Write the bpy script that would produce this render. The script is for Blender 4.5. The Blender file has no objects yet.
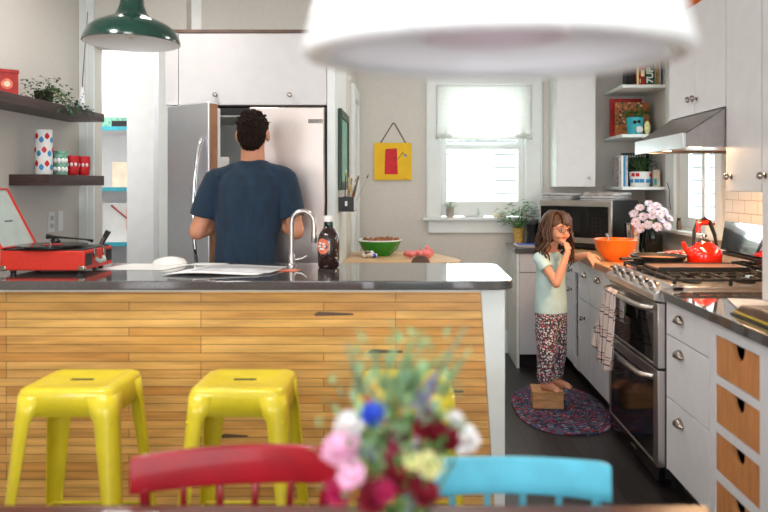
import bpy, bmesh, math, random
from mathutils import Vector, Matrix, noise
random.seed(7)
R = math.radians
COL = bpy.context.scene.collection
F, VX, VY, EYE = 700.0, 412.0, 185.0, 1.40          # focal length in px, vanishing point, eye height

# ------------------------------------------------------------------ materials
def lin(c):
    out = []
    for v in c[:3]:
        v /= 255.0
        out.append(v / 12.92 if v <= 0.04045 else ((v + 0.055) / 1.055) ** 2.4)
    return (out[0], out[1], out[2], 1.0)

def new_mat(name):
    m = bpy.data.materials.new(name); m.use_nodes = True
    nt = m.node_tree; b = nt.nodes['Principled BSDF']
    return m, nt, b

def coords(nt, scale=(1, 1, 1), rot=(0, 0, 0), loc=(0, 0, 0)):
    tc = nt.nodes.new('ShaderNodeTexCoord'); mp = nt.nodes.new('ShaderNodeMapping')
    mp.inputs['Scale'].default_value = scale; mp.inputs['Rotation'].default_value = rot
    mp.inputs['Location'].default_value = loc
    nt.links.new(tc.outputs['Object'], mp.inputs['Vector'])
    return mp.outputs['Vector']

def bump(nt, b, height, strength=0.3, dist=0.01):
    n = nt.nodes.new('ShaderNodeBump'); n.inputs['Strength'].default_value = strength
    n.inputs['Distance'].default_value = dist
    nt.links.new(height, n.inputs['Height']); nt.links.new(n.outputs['Normal'], b.inputs['Normal'])

def ramp(nt, fac, stops, interp='LINEAR'):
    r = nt.nodes.new('ShaderNodeValToRGB'); r.color_ramp.interpolation = interp
    e = r.color_ramp.elements
    while len(e) > 1: e.remove(e[0])
    e[0].position = stops[0][0]; e[0].color = lin(stops[0][1])
    for p, c in stops[1:]:
        x = e.new(p); x.color = lin(c)
    nt.links.new(fac, r.inputs['Fac'])
    return r.outputs['Color']

def mat(name, c, rough=0.5, metal=0.0, var=0.06, nscale=12, bmp=0.0, spec=0.5, trans=0.0, ior=1.45, coat=0.0, sss=0.0, aniso=None, sheen=0.0):
    m, nt, b = new_mat(name)
    b.inputs['Roughness'].default_value = rough; b.inputs['Metallic'].default_value = metal
    b.inputs['Specular IOR Level'].default_value = spec
    b.inputs['Transmission Weight'].default_value = trans; b.inputs['IOR'].default_value = ior
    b.inputs['Coat Weight'].default_value = coat
    b.inputs['Sheen Weight'].default_value = sheen
    if sss: b.inputs['Subsurface Weight'].default_value = sss; b.inputs['Subsurface Scale'].default_value = 0.02
    v = coords(nt, aniso or (1, 1, 1))
    n = nt.nodes.new('ShaderNodeTexNoise'); n.inputs['Scale'].default_value = nscale; n.inputs['Detail'].default_value = 4
    nt.links.new(v, n.inputs['Vector'])
    lo = tuple(max(0, x * (1 - var)) for x in c); hi = tuple(min(255, x * (1 + var)) for x in c)
    nt.links.new(ramp(nt, n.outputs['Fac'], [(0.3, lo), (0.7, hi)]), b.inputs['Base Color'])
    if bmp: bump(nt, b, n.outputs['Fac'], bmp, 0.005)
    return m

def brick_mat(name, c1, c2, mortar, bw, bh, ms, swiz, rough=0.4, coat=0.0, off=0.5, grain=0.0, bmp=0.2, gscale=(1, 1, 1), offrow=2):
    """brick / plank pattern; swiz picks which object axes run along and across the rows"""
    m, nt, b = new_mat(name)
    tc = nt.nodes.new('ShaderNodeTexCoord'); sp = nt.nodes.new('ShaderNodeSeparateXYZ'); cb = nt.nodes.new('ShaderNodeCombineXYZ')
    nt.links.new(tc.outputs['Object'], sp.inputs[0])
    nt.links.new(sp.outputs[swiz[0]], cb.inputs[0]); nt.links.new(sp.outputs[swiz[1]], cb.inputs[1])
    br = nt.nodes.new('ShaderNodeTexBrick')
    br.inputs['Color1'].default_value = lin(c1); br.inputs['Color2'].default_value = lin(c2); br.inputs['Mortar'].default_value = lin(mortar)
    br.inputs['Scale'].default_value = 1; br.inputs['Mortar Size'].default_value = ms
    br.inputs['Brick Width'].default_value = bw; br.inputs['Row Height'].default_value = bh
    br.offset = off; br.offset_frequency = offrow; br.inputs['Mortar Smooth'].default_value = 0.2
    nt.links.new(cb.outputs[0], br.inputs['Vector'])
    col = br.outputs['Color']
    if grain:
        mp = nt.nodes.new('ShaderNodeMapping'); mp.inputs['Scale'].default_value = gscale
        nt.links.new(tc.outputs['Object'], mp.inputs['Vector'])
        n = nt.nodes.new('ShaderNodeTexNoise'); n.inputs['Scale'].default_value = 8; n.inputs['Detail'].default_value = 6
        nt.links.new(mp.outputs[0], n.inputs['Vector'])
        mx = nt.nodes.new('ShaderNodeMix'); mx.data_type = 'RGBA'; mx.blend_type = 'MULTIPLY'; mx.inputs[0].default_value = grain
        nt.links.new(col, mx.inputs[6]); nt.links.new(ramp(nt, n.outputs['Fac'], [(0.3, (120, 105, 95)), (0.65, (255, 255, 255))]), mx.inputs[7])
        col = mx.outputs[2]
    nt.links.new(col, b.inputs['Base Color'])
    b.inputs['Roughness'].default_value = rough; b.inputs['Coat Weight'].default_value = coat; b.inputs['Coat Roughness'].default_value = 0.15
    iv = nt.nodes.new('ShaderNodeMath'); iv.operation = 'SUBTRACT'; iv.inputs[0].default_value = 1
    nt.links.new(br.outputs['Fac'], iv.inputs[1]); bump(nt, b, iv.outputs[0], bmp, 0.003)
    return m

def pattern_mat(name, base, spots, scale, rough=0.7, thr=0.35):
    """small coloured spots strewn over a base colour"""
    m, nt, b = new_mat(name); v = coords(nt)
    vo = nt.nodes.new('ShaderNodeTexVoronoi'); vo.inputs['Scale'].default_value = scale
    nt.links.new(v, vo.inputs['Vector'])
    wn = nt.nodes.new('ShaderNodeTexWhiteNoise'); wn.noise_dimensions = '3D'; nt.links.new(vo.outputs['Position'], wn.inputs['Vector'])
    st = [(i / len(spots), c) for i, c in enumerate(spots)]
    cr = ramp(nt, wn.outputs['Value'], st, 'CONSTANT')
    lt = nt.nodes.new('ShaderNodeMath'); lt.operation = 'LESS_THAN'; lt.inputs[1].default_value = thr
    nt.links.new(vo.outputs['Distance'], lt.inputs[0])
    mx = nt.nodes.new('ShaderNodeMix'); mx.data_type = 'RGBA'; mx.inputs[6].default_value = lin(base)
    nt.links.new(lt.outputs[0], mx.inputs[0]); nt.links.new(cr, mx.inputs[7]); nt.links.new(mx.outputs[2], b.inputs['Base Color'])
    b.inputs['Roughness'].default_value = rough
    return m

def glass_mat(name, tint, rough=0.0, alpha_mix=0.85):
    """thin clear pane: mostly transparent, some reflection"""
    m = bpy.data.materials.new(name); m.use_nodes = True; nt = m.node_tree; nt.nodes.clear()
    o = nt.nodes.new('ShaderNodeOutputMaterial'); t = nt.nodes.new('ShaderNodeBsdfTransparent'); g = nt.nodes.new('ShaderNodeBsdfGlossy')
    t.inputs[0].default_value = lin(tint); g.inputs['Roughness'].default_value = 0.03; g.inputs[0].default_value = (1, 1, 1, 1)
    mx = nt.nodes.new('ShaderNodeMixShader'); fr = nt.nodes.new('ShaderNodeLayerWeight'); pw = nt.nodes.new('ShaderNodeMath'); pw.operation = 'POWER'; pw.inputs[1].default_value = 4
    ml = nt.nodes.new('ShaderNodeMath'); ml.operation = 'MULTIPLY_ADD'; ml.inputs[1].default_value = .6; ml.inputs[2].default_value = .04
    nt.links.new(fr.outputs['Facing'], pw.inputs[0]); nt.links.new(pw.outputs[0], ml.inputs[0]); nt.links.new(ml.outputs[0], mx.inputs[0]); nt.links.new(t.outputs[0], mx.inputs[1]); nt.links.new(g.outputs[0], mx.inputs[2])
    nt.links.new(mx.outputs[0], o.inputs[0])
    return m

def cloth_light_mat(name, c, tr=0.5):
    m = bpy.data.materials.new(name); m.use_nodes = True; nt = m.node_tree; nt.nodes.clear()
    o = nt.nodes.new('ShaderNodeOutputMaterial'); d = nt.nodes.new('ShaderNodeBsdfDiffuse'); t = nt.nodes.new('ShaderNodeBsdfTranslucent')
    v = coords(nt); n = nt.nodes.new('ShaderNodeTexNoise'); n.inputs['Scale'].default_value = 90; nt.links.new(v, n.inputs['Vector'])
    cc = ramp(nt, n.outputs['Fac'], [(0.3, tuple(x * .96 for x in c)), (0.7, c)])
    nt.links.new(cc, d.inputs[0]); nt.links.new(cc, t.inputs[0])
    mx = nt.nodes.new('ShaderNodeMixShader'); mx.inputs[0].default_value = tr
    nt.links.new(d.outputs[0], mx.inputs[1]); nt.links.new(t.outputs[0], mx.inputs[2]); nt.links.new(mx.outputs[0], o.inputs[0])
    return m

M = {}
M['wall'] = mat('wall_paint', (212, 207, 199), 0.75, var=0.015, bmp=0.04, nscale=60)
M['ceil'] = mat('ceiling_paint', (235, 234, 230), 0.8, var=0.01)
M['trim'] = mat('white_trim_paint', (226, 230, 228), 0.4, var=0.01)
M['cab'] = mat('cabinet_paint', (212, 211, 215), 0.38, var=0.012)
M['cabw'] = mat('upper_cabinet_paint', (212, 209, 209), 0.4, var=0.012)
M['gap'] = mat('dark_gap', (40, 38, 38), 0.8)
M['floor'] = brick_mat('dark_floor_planks', (36, 31, 30), (50, 43, 41), (12, 10, 10), 1.1, 0.085, 0.004, (1, 0), 0.36, 0.0, 0.37, 0.6, 0.3, (12, 0.8, 1))
M['isl'] = brick_mat('reclaimed_honey_planks', (248, 196, 112), (222, 158, 80), (128, 80, 40), 0.83, 0.036, 0.0014, (0, 2), 0.28, 0.3, 0.37, 0.4, 0.25, (0.5, 5, 5), 3)
M['tile'] = brick_mat('cream_subway_tile', (236, 230, 218), (240, 234, 224), (200, 178, 156), 0.155, 0.078, 0.003, (1, 2), 0.15, 0.5, 0.5)
M['siding'] = brick_mat('white_clapboard', (225, 226, 226), (220, 222, 222), (84, 88, 90), 6, 0.15, 0.014, (0, 2), 0.7)
M['stone'] = mat('polished_dark_stone', (78, 74, 73), 0.07, var=0.15, nscale=160, spec=1.0, coat=0.6)
M['butcher'] = brick_mat('butcher_block', (216, 176, 128), (198, 152, 104), (160, 112, 70), 0.5, 0.045, 0.001, (1, 0), 0.4, 0.1, 0.4, 0.4, 0.05, (10, 1, 1))
M['table2'] = mat('pale_block_table', (214, 176, 132), 0.4, var=0.1, nscale=6, aniso=(1, 9, 9))
M['edge'] = mat('wood_edge_brown', (134, 92, 62), 0.5, var=0.2, aniso=(1, .2, 1))
M['drawerwood'] = mat('beech_bin_wood', (188, 126, 76), 0.5, var=0.07, nscale=14, aniso=(4, 4, 0.7))
M['ss'] = mat('brushed_steel', (196, 190, 186), 0.3, 1.0, var=0.03, nscale=40, aniso=(1, 1, 30))
M['ssh'] = mat('hood_steel', (205, 205, 208), 0.28, 1.0, var=0.03, nscale=40, aniso=(1, 20, 1))
M['hood_shaded'] = mat('hood_steel_shaded', (150, 143, 140), 0.35, 1.0, var=0.03, nscale=40, aniso=(1, 20, 1))  # darker copy of the hood steel, shade on the shell painted in
M['mirror'] = mat('polished_steel', (226, 226, 230), 0.06, 1.0, var=0.01)
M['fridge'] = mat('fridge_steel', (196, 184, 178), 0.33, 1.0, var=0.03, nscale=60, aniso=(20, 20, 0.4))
M['fridge_lit'] = mat('fridge_steel_lit', (238, 242, 250), 0.5, 1.0, var=0.03, nscale=60, aniso=(20, 20, 0.4))  # steel brightened and blued to paint reflected light on the open door
M['nickel'] = mat('satin_nickel', (160, 150, 142), 0.22, 1.0, var=0.02)
M['blackglass'] = mat('black_oven_glass', (12, 11, 11), 0.1, spec=0.3)
M['mwglass'] = mat('smoked_glass', (24, 26, 28), 0.25, spec=.3)
M['mwblack'] = mat('gloss_black_panel', (10, 10, 11), 0.18, spec=.35)
M['black'] = mat('black_enamel', (22, 21, 21), 0.4, bmp=0.05)
M['iron'] = mat('cast_iron', (32, 30, 29), 0.55, bmp=0.2, nscale=120)
M['blackp'] = mat('black_plastic', (24, 24, 25), 0.35)
M['white'] = mat('white_plastic', (236, 236, 234), 0.4, var=0.01)
M['yellow'] = mat('yellow_powder_coat', (232, 210, 46), 0.3, var=0.03, coat=0.4)
M['redchair'] = mat('red_painted_wood', (160, 14, 30), 0.3, var=0.08, coat=0.4)
M['teal'] = mat('turquoise_painted_wood', (92, 184, 208), 0.4, var=0.05)
M['tabled'] = mat('dark_walnut', (92, 48, 34), 0.3, var=0.2, aniso=(1, 8, 1), coat=0.3)
M['lampwhite'] = mat('white_enamel_lamp', (240, 240, 240), 0.3, var=0.005)
M['lilacwhite'] = mat('lamp_lining', (250, 247, 250), 0.4, var=.01)
M['lilacwhite2'] = mat('lamp_diffuser', (244, 228, 234), 0.4, var=.01)
M['lampgreen'] = mat('dark_green_enamel', (14, 58, 48), 0.2, var=0.05, coat=0.6)
M['skin'] = mat('skin_tan', (205, 142, 112), 0.5, var=0.05, sss=0.08)
M['skin2'] = mat('skin_child', (222, 156, 122), 0.5, var=0.05, sss=0.08)
M['lip'] = mat('lip', (190, 84, 78), 0.4)
M['hairdark'] = mat('dark_brown_hair', (30, 20, 15), 0.8, spec=.15, var=0.4, nscale=90, bmp=0.6)
M['hairbrown'] = mat('chestnut_hair', (74, 46, 27), 0.42, var=0.4, nscale=60, aniso=(6, 6, 0.6), bmp=0.3)
M['navy'] = mat('navy_knit', (24, 46, 66), 0.85, var=0.12, nscale=9, aniso=(3, 3, 0.8), bmp=0.7, sheen=0.1)
M['jeans'] = mat('jeans', (46, 56, 80), 0.8)
M['mint'] = mat('pale_mint_knit', (196, 220, 216), 0.8, var=0.04, nscale=14, bmp=0.4)
M['floral'] = pattern_mat('floral_print', (70, 66, 76), [(228, 222, 220), (190, 60, 76), (228, 222, 220), (120, 130, 110), (214, 140, 150), (60, 56, 76), (232, 228, 222)], 100, 0.85, 0.52)
M['orange'] = mat('orange_glaze', (250, 112, 16), 0.22, var=0.03, coat=0.4)
M['orangebox'] = mat('burnt_orange_enamel', (206, 96, 12), 0.25, var=0.05, coat=0.4)
M['greenb'] = mat('green_glaze', (38, 140, 30), 0.25, var=0.03, coat=0.4)
M['kred'] = mat('red_orange_enamel', (208, 30, 12), 0.12, var=0.04, coat=0.8)
M['tred'] = mat('red_leatherette', (206, 48, 32), 0.45, var=0.05, bmp=0.1, nscale=150)
M['shelf'] = mat('dark_walnut_shelf', (64, 46, 42), 0.45, var=0.2, aniso=(1, .2, 6))
M['leaf'] = mat('leaf_green', (58, 112, 48), 0.45, var=0.3, nscale=30)
M['leafd'] = mat('leaf_dark_green', (38, 74, 42), 0.5, var=0.3, nscale=30)
M['leafp'] = mat('leaf_pale_green', (142, 176, 128), 0.55, var=0.2, nscale=30)
M['sage'] = mat('sage_green', (118, 148, 122), 0.6, var=0.2, nscale=30)
M['stem'] = mat('stem_green', (92, 122, 60), 0.5)
M['soil'] = mat('soil', (50, 38, 30), 0.9)
M['terra'] = mat('grey_pot', (170, 160, 150), 0.7, var=0.1)
M['paper'] = mat('paper_white', (236, 234, 230), 0.6, var=0.02)
M['greyp'] = mat('paper_grey', (192, 192, 194), 0.5, var=0.1)
M['newsp'] = mat('newsprint_shaded', (150, 142, 138), 0.8, var=.25, nscale=40)  # grey darkened to carry the shade over the newspaper piles
M['red'] = mat('red_print', (196, 30, 36), 0.5)
M['redd'] = mat('dark_red_tin', (168, 36, 32), 0.4, var=0.15, nscale=25)
M['blue'] = mat('blue_print', (52, 140, 196), 0.5)
M['turq'] = mat('turquoise_glaze', (48, 172, 186), 0.3)
M['ygold'] = mat('mustard_canvas', (238, 190, 20), 0.6, var=0.03)
M['redpaint'] = mat('crimson_paint', (206, 30, 44), 0.6, var=0.1, nscale=40)
M['frameg'] = mat('dark_green_frame', (20, 58, 42), 0.4)
M['seafoam'] = mat('seafoam_print', (112, 160, 140), 0.5, var=0.25, nscale=60)
M['book'] = mat('colour_cookbook', (150, 92, 50), 0.5, var=0.5, nscale=50)
M['cookcover'] = pattern_mat('patchwork_cover', (172, 104, 58), [(214, 132, 60), (70, 60, 50), (200, 60, 50), (96, 150, 140), (230, 200, 150), (130, 70, 40), (60, 90, 60)], 42, 0.5, 0.45)
M['rug'] = None
M['pink'] = mat('pink_cotton', (232, 134, 134), 0.85, var=0.1, bmp=0.3)
M['syrup'] = mat('dark_syrup', (38, 14, 8), 0.08, coat=1.0)
M['label'] = mat('coral_label', (232, 120, 90), 0.5, var=0.15, nscale=60)
M['nuts'] = mat('brown_nuts', (150, 98, 62), 0.7, var=0.35, nscale=70, bmp=0.5)
M['gold'] = mat('wicker_tan', (196, 158, 84), 0.6, var=0.25, nscale=80)
M['leather'] = mat('brown_leather', (98, 74, 60), 0.45, var=0.12)
M['mustard'] = mat('mustard_pages', (186, 156, 62), 0.7)
M['vinyl'] = mat('black_vinyl', (16, 16, 17), 0.18, var=0.05)
M['lid'] = mat('grey_green_lining', (170, 182, 176), 0.5, var=0.04)
M['box'] = mat('pale_oak', (190, 138, 88), 0.5, var=0.12, nscale=9, aniso=(1, 6, 6))
M['foil'] = pattern_mat('red_foil_print', (216, 90, 66), [(240, 200, 180), (200, 40, 40), (250, 230, 210)], 60, 0.4, 0.4)
M['pantry'] = mat('pantry_white', (240, 240, 240), 0.6, var=0.01)
M['tealedge'] = mat('teal_shelf_edge', (66, 168, 184), 0.5)
M['beige'] = mat('beige_card', (232, 214, 190), 0.7, var=0.06)
M['glass'] = glass_mat('clear_glass', (244, 250, 248))
M['vase'] = glass_mat('bottle_green_glass', (120, 160, 150))
M['shade'] = cloth_light_mat('linen_shade', (246, 246, 243), 0.6)
M['brass'] = mat('light_brass', (190, 160, 110), 0.3, 1.0)
M['grass'] = mat('hedge_leaf', (120, 160, 90), 0.8, var=0.4, nscale=10)
for nm, c in dict(peony=(240, 178, 206), cream=(244, 236, 168), wine=(118, 14, 34), magenta=(160, 20, 72), cobalt=(52, 84, 208), tang=(240, 136, 30),
                  pwhite=(244, 234, 232), lilac=(166, 150, 204), blush=(236, 212, 226)).items():
    M[nm] = mat('petal_' + nm, c, 0.6, var=0.12, nscale=40)

def rug_mat():
    m, nt, b = new_mat('braided_rag')
    v = coords(nt, (1 / .29, 1 / .48, 1))
    ln = nt.nodes.new('ShaderNodeVectorMath'); ln.operation = 'LENGTH'
    sp = nt.nodes.new('ShaderNodeSeparateXYZ'); nt.links.new(v, sp.inputs[0])
    cb = nt.nodes.new('ShaderNodeCombineXYZ'); nt.links.new(sp.outputs[0], cb.inputs[0]); nt.links.new(sp.outputs[1], cb.inputs[1])
    nt.links.new(cb.outputs[0], ln.inputs[0])
    w = nt.nodes.new('ShaderNodeMath'); w.operation = 'MULTIPLY'; w.inputs[1].default_value = 15; nt.links.new(ln.outputs['Value'], w.inputs[0])
    fr = nt.nodes.new('ShaderNodeMath'); fr.operation = 'FRACT'; nt.links.new(w.outputs[0], fr.inputs[0])
    v2 = coords(nt, (1, 1, 1)); vo = nt.nodes.new('ShaderNodeTexVoronoi'); vo.inputs['Scale'].default_value = 55; nt.links.new(v2, vo.inputs['Vector'])
    sep = nt.nodes.new('ShaderNodeSeparateColor'); nt.links.new(vo.outputs['Color'], sep.inputs[0])
    cr = ramp(nt, sep.outputs[0], [(0, (150, 40, 56)), (.14, (54, 62, 92)), (.34, (70, 104, 122)), (.5, (140, 128, 144)), (.58, (44, 42, 58)), (.78, (150, 62, 78)), (.88, (80, 86, 124))], 'CONSTANT')
    mx = nt.nodes.new('ShaderNodeMix'); mx.data_type = 'RGBA'; mx.blend_type = 'MULTIPLY'; mx.inputs[0].default_value = 0.8
    nt.links.new(cr, mx.inputs[6]); nt.links.new(ramp(nt, fr.outputs[0], [(0, (70, 60, 70)), (.25, (255, 255, 255)), (.8, (255, 255, 255)), (1, (70, 60, 70))]), mx.inputs[7])
    nt.links.new(mx.outputs[2], b.inputs['Base Color']); b.inputs['Roughness'].default_value = 0.95
    bump(nt, b, fr.outputs[0], 0.4, 0.004)
    return m
M['rug'] = rug_mat()

def plaid_mat():
    m, nt, b = new_mat('tea_towel_plaid'); v = coords(nt)
    sp = nt.nodes.new('ShaderNodeSeparateXYZ'); nt.links.new(v, sp.inputs[0])
    def band(o, k, lo):
        a = nt.nodes.new('ShaderNodeMath'); a.operation = 'MULTIPLY'; a.inputs[1].default_value = k; nt.links.new(o, a.inputs[0])
        f = nt.nodes.new('ShaderNodeMath'); f.operation = 'FRACT'; nt.links.new(a.outputs[0], f.inputs[0])
        return ramp(nt, f.outputs[0], [(0, (232, 222, 218)), (.3, (96, 86, 98)), (.36, (232, 222, 218)), (.5, lo), (.55, (232, 222, 218)), (.62, (96, 86, 98)), (.66, (232, 222, 218))], 'CONSTANT')
    mx = nt.nodes.new('ShaderNodeMix'); mx.data_type = 'RGBA'; mx.blend_type = 'MULTIPLY'; mx.inputs[0].default_value = 1
    nt.links.new(band(sp.outputs[1], 11, (196, 176, 168)), mx.inputs[6]); nt.links.new(band(sp.outputs[2], 8, (204, 164, 148)), mx.inputs[7])
    nt.links.new(mx.outputs[2], b.inputs['Base Color']); b.inputs['Roughness'].default_value = 0.9
    return m
M['plaid'] = plaid_mat()

# ------------------------------------------------------------------ mesh builder
class MB:
    def __init__(s): s.bm = bmesh.new()
    def face(s, pts):
        return s.bm.faces.new([s.bm.verts.new(p) for p in pts])
    def hexa(s, p):   # 8 points: bottom ring then top ring
        v = [s.bm.verts.new(q) for q in p]
        for f in ((3, 2, 1, 0), (4, 5, 6, 7), (0, 1, 5, 4), (1, 2, 6, 5), (2, 3, 7, 6), (3, 0, 4, 7)):
            s.bm.faces.new([v[i] for i in f])
        return s
    def box(s, x0, x1, y0, y1, z0, z1):
        return s.hexa([(x0, y0, z0), (x1, y0, z0), (x1, y1, z0), (x0, y1, z0), (x0, y0, z1), (x1, y0, z1), (x1, y1, z1), (x0, y1, z1)])
    def prism(s, poly, axis, a0, a1):
        def P(u, v, a): return {'x': (a, u, v), 'y': (u, a, v), 'z': (u, v, a)}[axis]
        A = [s.bm.verts.new(P(u, v, a0)) for u, v in poly]; B = [s.bm.verts.new(P(u, v, a1)) for u, v in poly]
        n = len(poly)
        s.bm.faces.new(A); s.bm.faces.new(B[::-1])
        for i in range(n): s.bm.faces.new([A[i], B[i], B[(i + 1) % n], A[(i + 1) % n]])
        return s
    def lathe(s, prof, c, seg=32, axis=(0, 0, 1), sx=1, sy=1):
        q = Vector((0, 0, 1)).rotation_difference(Vector(axis).normalized()); c = Vector(c); rings = []
        for r, z in prof:
            if r < 1e-6: rings.append([s.bm.verts.new(c + q @ Vector((0, 0, z)))])
            else: rings.append([s.bm.verts.new(c + q @ Vector((r * sx * math.cos(2 * math.pi * i / seg), r * sy * math.sin(2 * math.pi * i / seg), z))) for i in range(seg)])
        for a, b in zip(rings, rings[1:]):
            for i in range(seg):
                j = (i + 1) % seg
                if len(a) == 1 and len(b) == 1: continue
                if len(a) == 1: s.bm.faces.new([a[0], b[j], b[i]])
                elif len(b) == 1: s.bm.faces.new([a[i], a[j], b[0]])
                else: s.bm.faces.new([a[i], a[j], b[j], b[i]])
        return s
    def tube(s, pts, rad, seg=10, caps=True, flat=1.0):
        pts = [Vector(p) for p in pts]; n = len(pts)
        if not isinstance(rad, (list, tuple)): rad = [rad] * n
        rings = []; up = Vector((0, 0, 1)); u = None
        for i, p in enumerate(pts):
            t = (pts[min(i + 1, n - 1)] - pts[max(i - 1, 0)])
            t = t.normalized() if t.length > 1e-9 else Vector((0, 0, 1))
            if u is None:
                u = t.cross(up); u = u.normalized() if u.length > 1e-3 else Vector((1, 0, 0))
            u = (u - t * u.dot(t)).normalized(); w = t.cross(u)
            rings.append([s.bm.verts.new(p + (u * math.cos(2 * math.pi * k / seg) + w * math.sin(2 * math.pi * k / seg) * flat) * rad[i]) for k in range(seg)])
        for a, b in zip(rings, rings[1:]):
            for k in range(seg): s.bm.faces.new([a[k], a[(k + 1) % seg], b[(k + 1) % seg], b[k]])
        if caps: s.bm.faces.new(rings[0][::-1]); s.bm.faces.new(rings[-1])
        return s
    def ell(s, c, r, seg=16, rot=None):
        if not isinstance(r, (tuple, list)): r = (r, r, r)
        m = Matrix.Translation(c) @ (rot.to_matrix().to_4x4() if rot else Matrix.Identity(4)) @ Matrix.Diagonal((r[0], r[1], r[2], 1))
        bmesh.ops.create_uvsphere(s.bm, u_segments=seg, v_segments=max(6, seg // 2), radius=1, matrix=m); return s
    def cap(s, p0, p1, r0, r1, seg=14):
        p0, p1 = Vector(p0), Vector(p1); d = p1 - p0; L = d.length
        prof = [(0, -r0)] + [(r0 * math.cos(a), r0 * math.sin(a)) for a in (R(-60), R(-30))] + [(r0, 0), (r1, L)] + [(r1 * math.cos(a), L + r1 * math.sin(a)) for a in (R(30), R(60))] + [(0, L + r1)]
        return s.lathe(prof, p0, seg, d if L > 1e-6 else (0, 0, 1))
    def loft(s, rings, seg=28, power=2.0):
        """rings of (cx, cy, z, rx, ry), flat caps"""
        rr = []
        for cx, cy, z, rx, ry in rings:
            ring = []
            for k in range(seg):
                a = 2 * math.pi * k / seg; ca, sa = math.cos(a), math.sin(a)
                ring.append(s.bm.verts.new((cx + rx * math.copysign(abs(ca) ** (2 / power), ca), cy + ry * math.copysign(abs(sa) ** (2 / power), sa), z)))
            rr.append(ring)
        for a, b in zip(rr, rr[1:]):
            for k in range(seg): s.bm.faces.new([a[k], a[(k + 1) % seg], b[(k + 1) % seg], b[k]])
        s.bm.faces.new(rr[0][::-1]); s.bm.faces.new(rr[-1]); return s
    def xform(s, m):
        bmesh.ops.transform(s.bm, matrix=m, verts=s.bm.verts); return s
    def build(s, name, m, parent=None, bevel=0.0, smooth=False, solid=0.0, subsurf=0, origin=None, seg=2):
        me = bpy.data.meshes.new(name)
        bmesh.ops.recalc_face_normals(s.bm, faces=s.bm.faces)
        if parent is not None:
            bmesh.ops.translate(s.bm, verts=s.bm.verts, vec=-Vector(wloc(parent)))
        else:
            if origin is None:
                xs = [v.co for v in s.bm.verts]
                origin = ((min(v.x for v in xs) + max(v.x for v in xs)) / 2, (min(v.y for v in xs) + max(v.y for v in xs)) / 2, min(v.z for v in xs))
            bmesh.ops.translate(s.bm, verts=s.bm.verts, vec=-Vector(origin))
        s.bm.to_mesh(me); s.bm.free()
        o = bpy.data.objects.new(name, me); COL.objects.link(o)
        if parent is not None: o.parent = parent
        else: o.location = origin
        if m is not None: me.materials.append(m)
        if smooth or bevel or subsurf:
            for p in me.polygons: p.use_smooth = True
            if not subsurf or bevel:
                try: me.set_sharp_from_angle(angle=R(40))
                except Exception: pass
        if solid:
            q = o.modifiers.new('solid', 'SOLIDIFY'); q.thickness = solid; q.offset = 0
        if bevel:
            q = o.modifiers.new('bevel', 'BEVEL'); q.width = bevel; q.segments = seg; q.limit_method = 'ANGLE'; q.angle_limit = R(40)
        if subsurf:
            q = o.modifiers.new('sub', 'SUBSURF'); q.levels = subsurf; q.render_levels = subsurf
        return o

def wloc(o):
    v = Vector((0, 0, 0))
    while o is not None:
        v += o.location; o = o.parent
    return v

def tag(o, label, cat, group=None, kind=None):
    o['label'] = label; o['category'] = cat
    if group: o['group'] = group
    if kind: o['kind'] = kind
    return o

def thing(name, loc, label, cat, group=None):
    o = bpy.data.objects.new(name, None); COL.objects.link(o); o.location = loc; o.empty_display_size = 0.1
    return tag(o, label, cat, group)

def struct(o):
    o['kind'] = 'structure'; return o

def copy_tree(o, parent=None, loc=None, label=None, rotz=None):
    c = o.copy(); COL.objects.link(c)
    if parent is not None: c.parent = parent
    for ch in list(o.children): copy_tree(ch, c)
    if loc is not None: c.location = loc
    if label: c['label'] = label
    if rotz is not None: c.rotation_euler.z = rotz
    return c

def knob(parent, pos, d, r=0.014, m=None, name='knob'):
    """round cabinet knob standing out along d"""
    return MB().lathe([(0, 0), (r * .8, 0), (r * .8, .003), (r * .35, .006), (r * .35, .014), (r * .9, .018), (r, .026), (r * .75, .034), (0, .037)], pos, 16, d).build(name, m or M['nickel'], parent, smooth=True)

def cup_pull(parent, pos):
    """half-dome bin pull on a face looking along -x"""
    b = MB(); n, k = 12, 6; g = []
    for i in range(n + 1):
        a = math.pi * i / n; row = []
        for j in range(k + 1):
            t = math.pi / 2 * j / k
            row.append(b.bm.verts.new((pos[0] - 0.026 * math.sin(t), pos[1] + 0.042 * math.cos(a) * math.cos(t) ** .6 if j < k else pos[1] + 0.0 * math.cos(a), pos[2] + 0.032 * math.sin(a) * math.cos(t) ** .6 if j < k else pos[2])))
        g.append(row)
    for i in range(n):
        for j in range(k): b.bm.faces.new([g[i][j], g[i + 1][j], g[i + 1][j + 1], g[i][j + 1]])
    bmesh.ops.remove_doubles(b.bm, verts=b.bm.verts, dist=0.0003)
    return b.build('cup_pull', M['nickel'], parent, smooth=True, solid=0.003)

def text_obj(txt, size, loc, rot, m, parent, name='lettering', ext=0.001, bold=0.0):
    cu = bpy.data.curves.new(name, 'FONT'); cu.body = txt; cu.size = size; cu.align_x = 'CENTER'; cu.align_y = 'CENTER'; cu.extrude = ext; cu.offset = bold
    t = bpy.data.objects.new(name, cu); COL.objects.link(t)
    bpy.context.view_layer.update()
    me = bpy.data.meshes.new_from_object(t); bpy.data.objects.remove(t)
    o = bpy.data.objects.new(name, me); COL.objects.link(o); me.materials.clear(); me.materials.append(m)
    if parent is not None:
        o.parent = parent; o.location = Vector(loc) - wloc(parent)
    else: o.location = loc
    o.rotation_euler = rot
    return o

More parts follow.
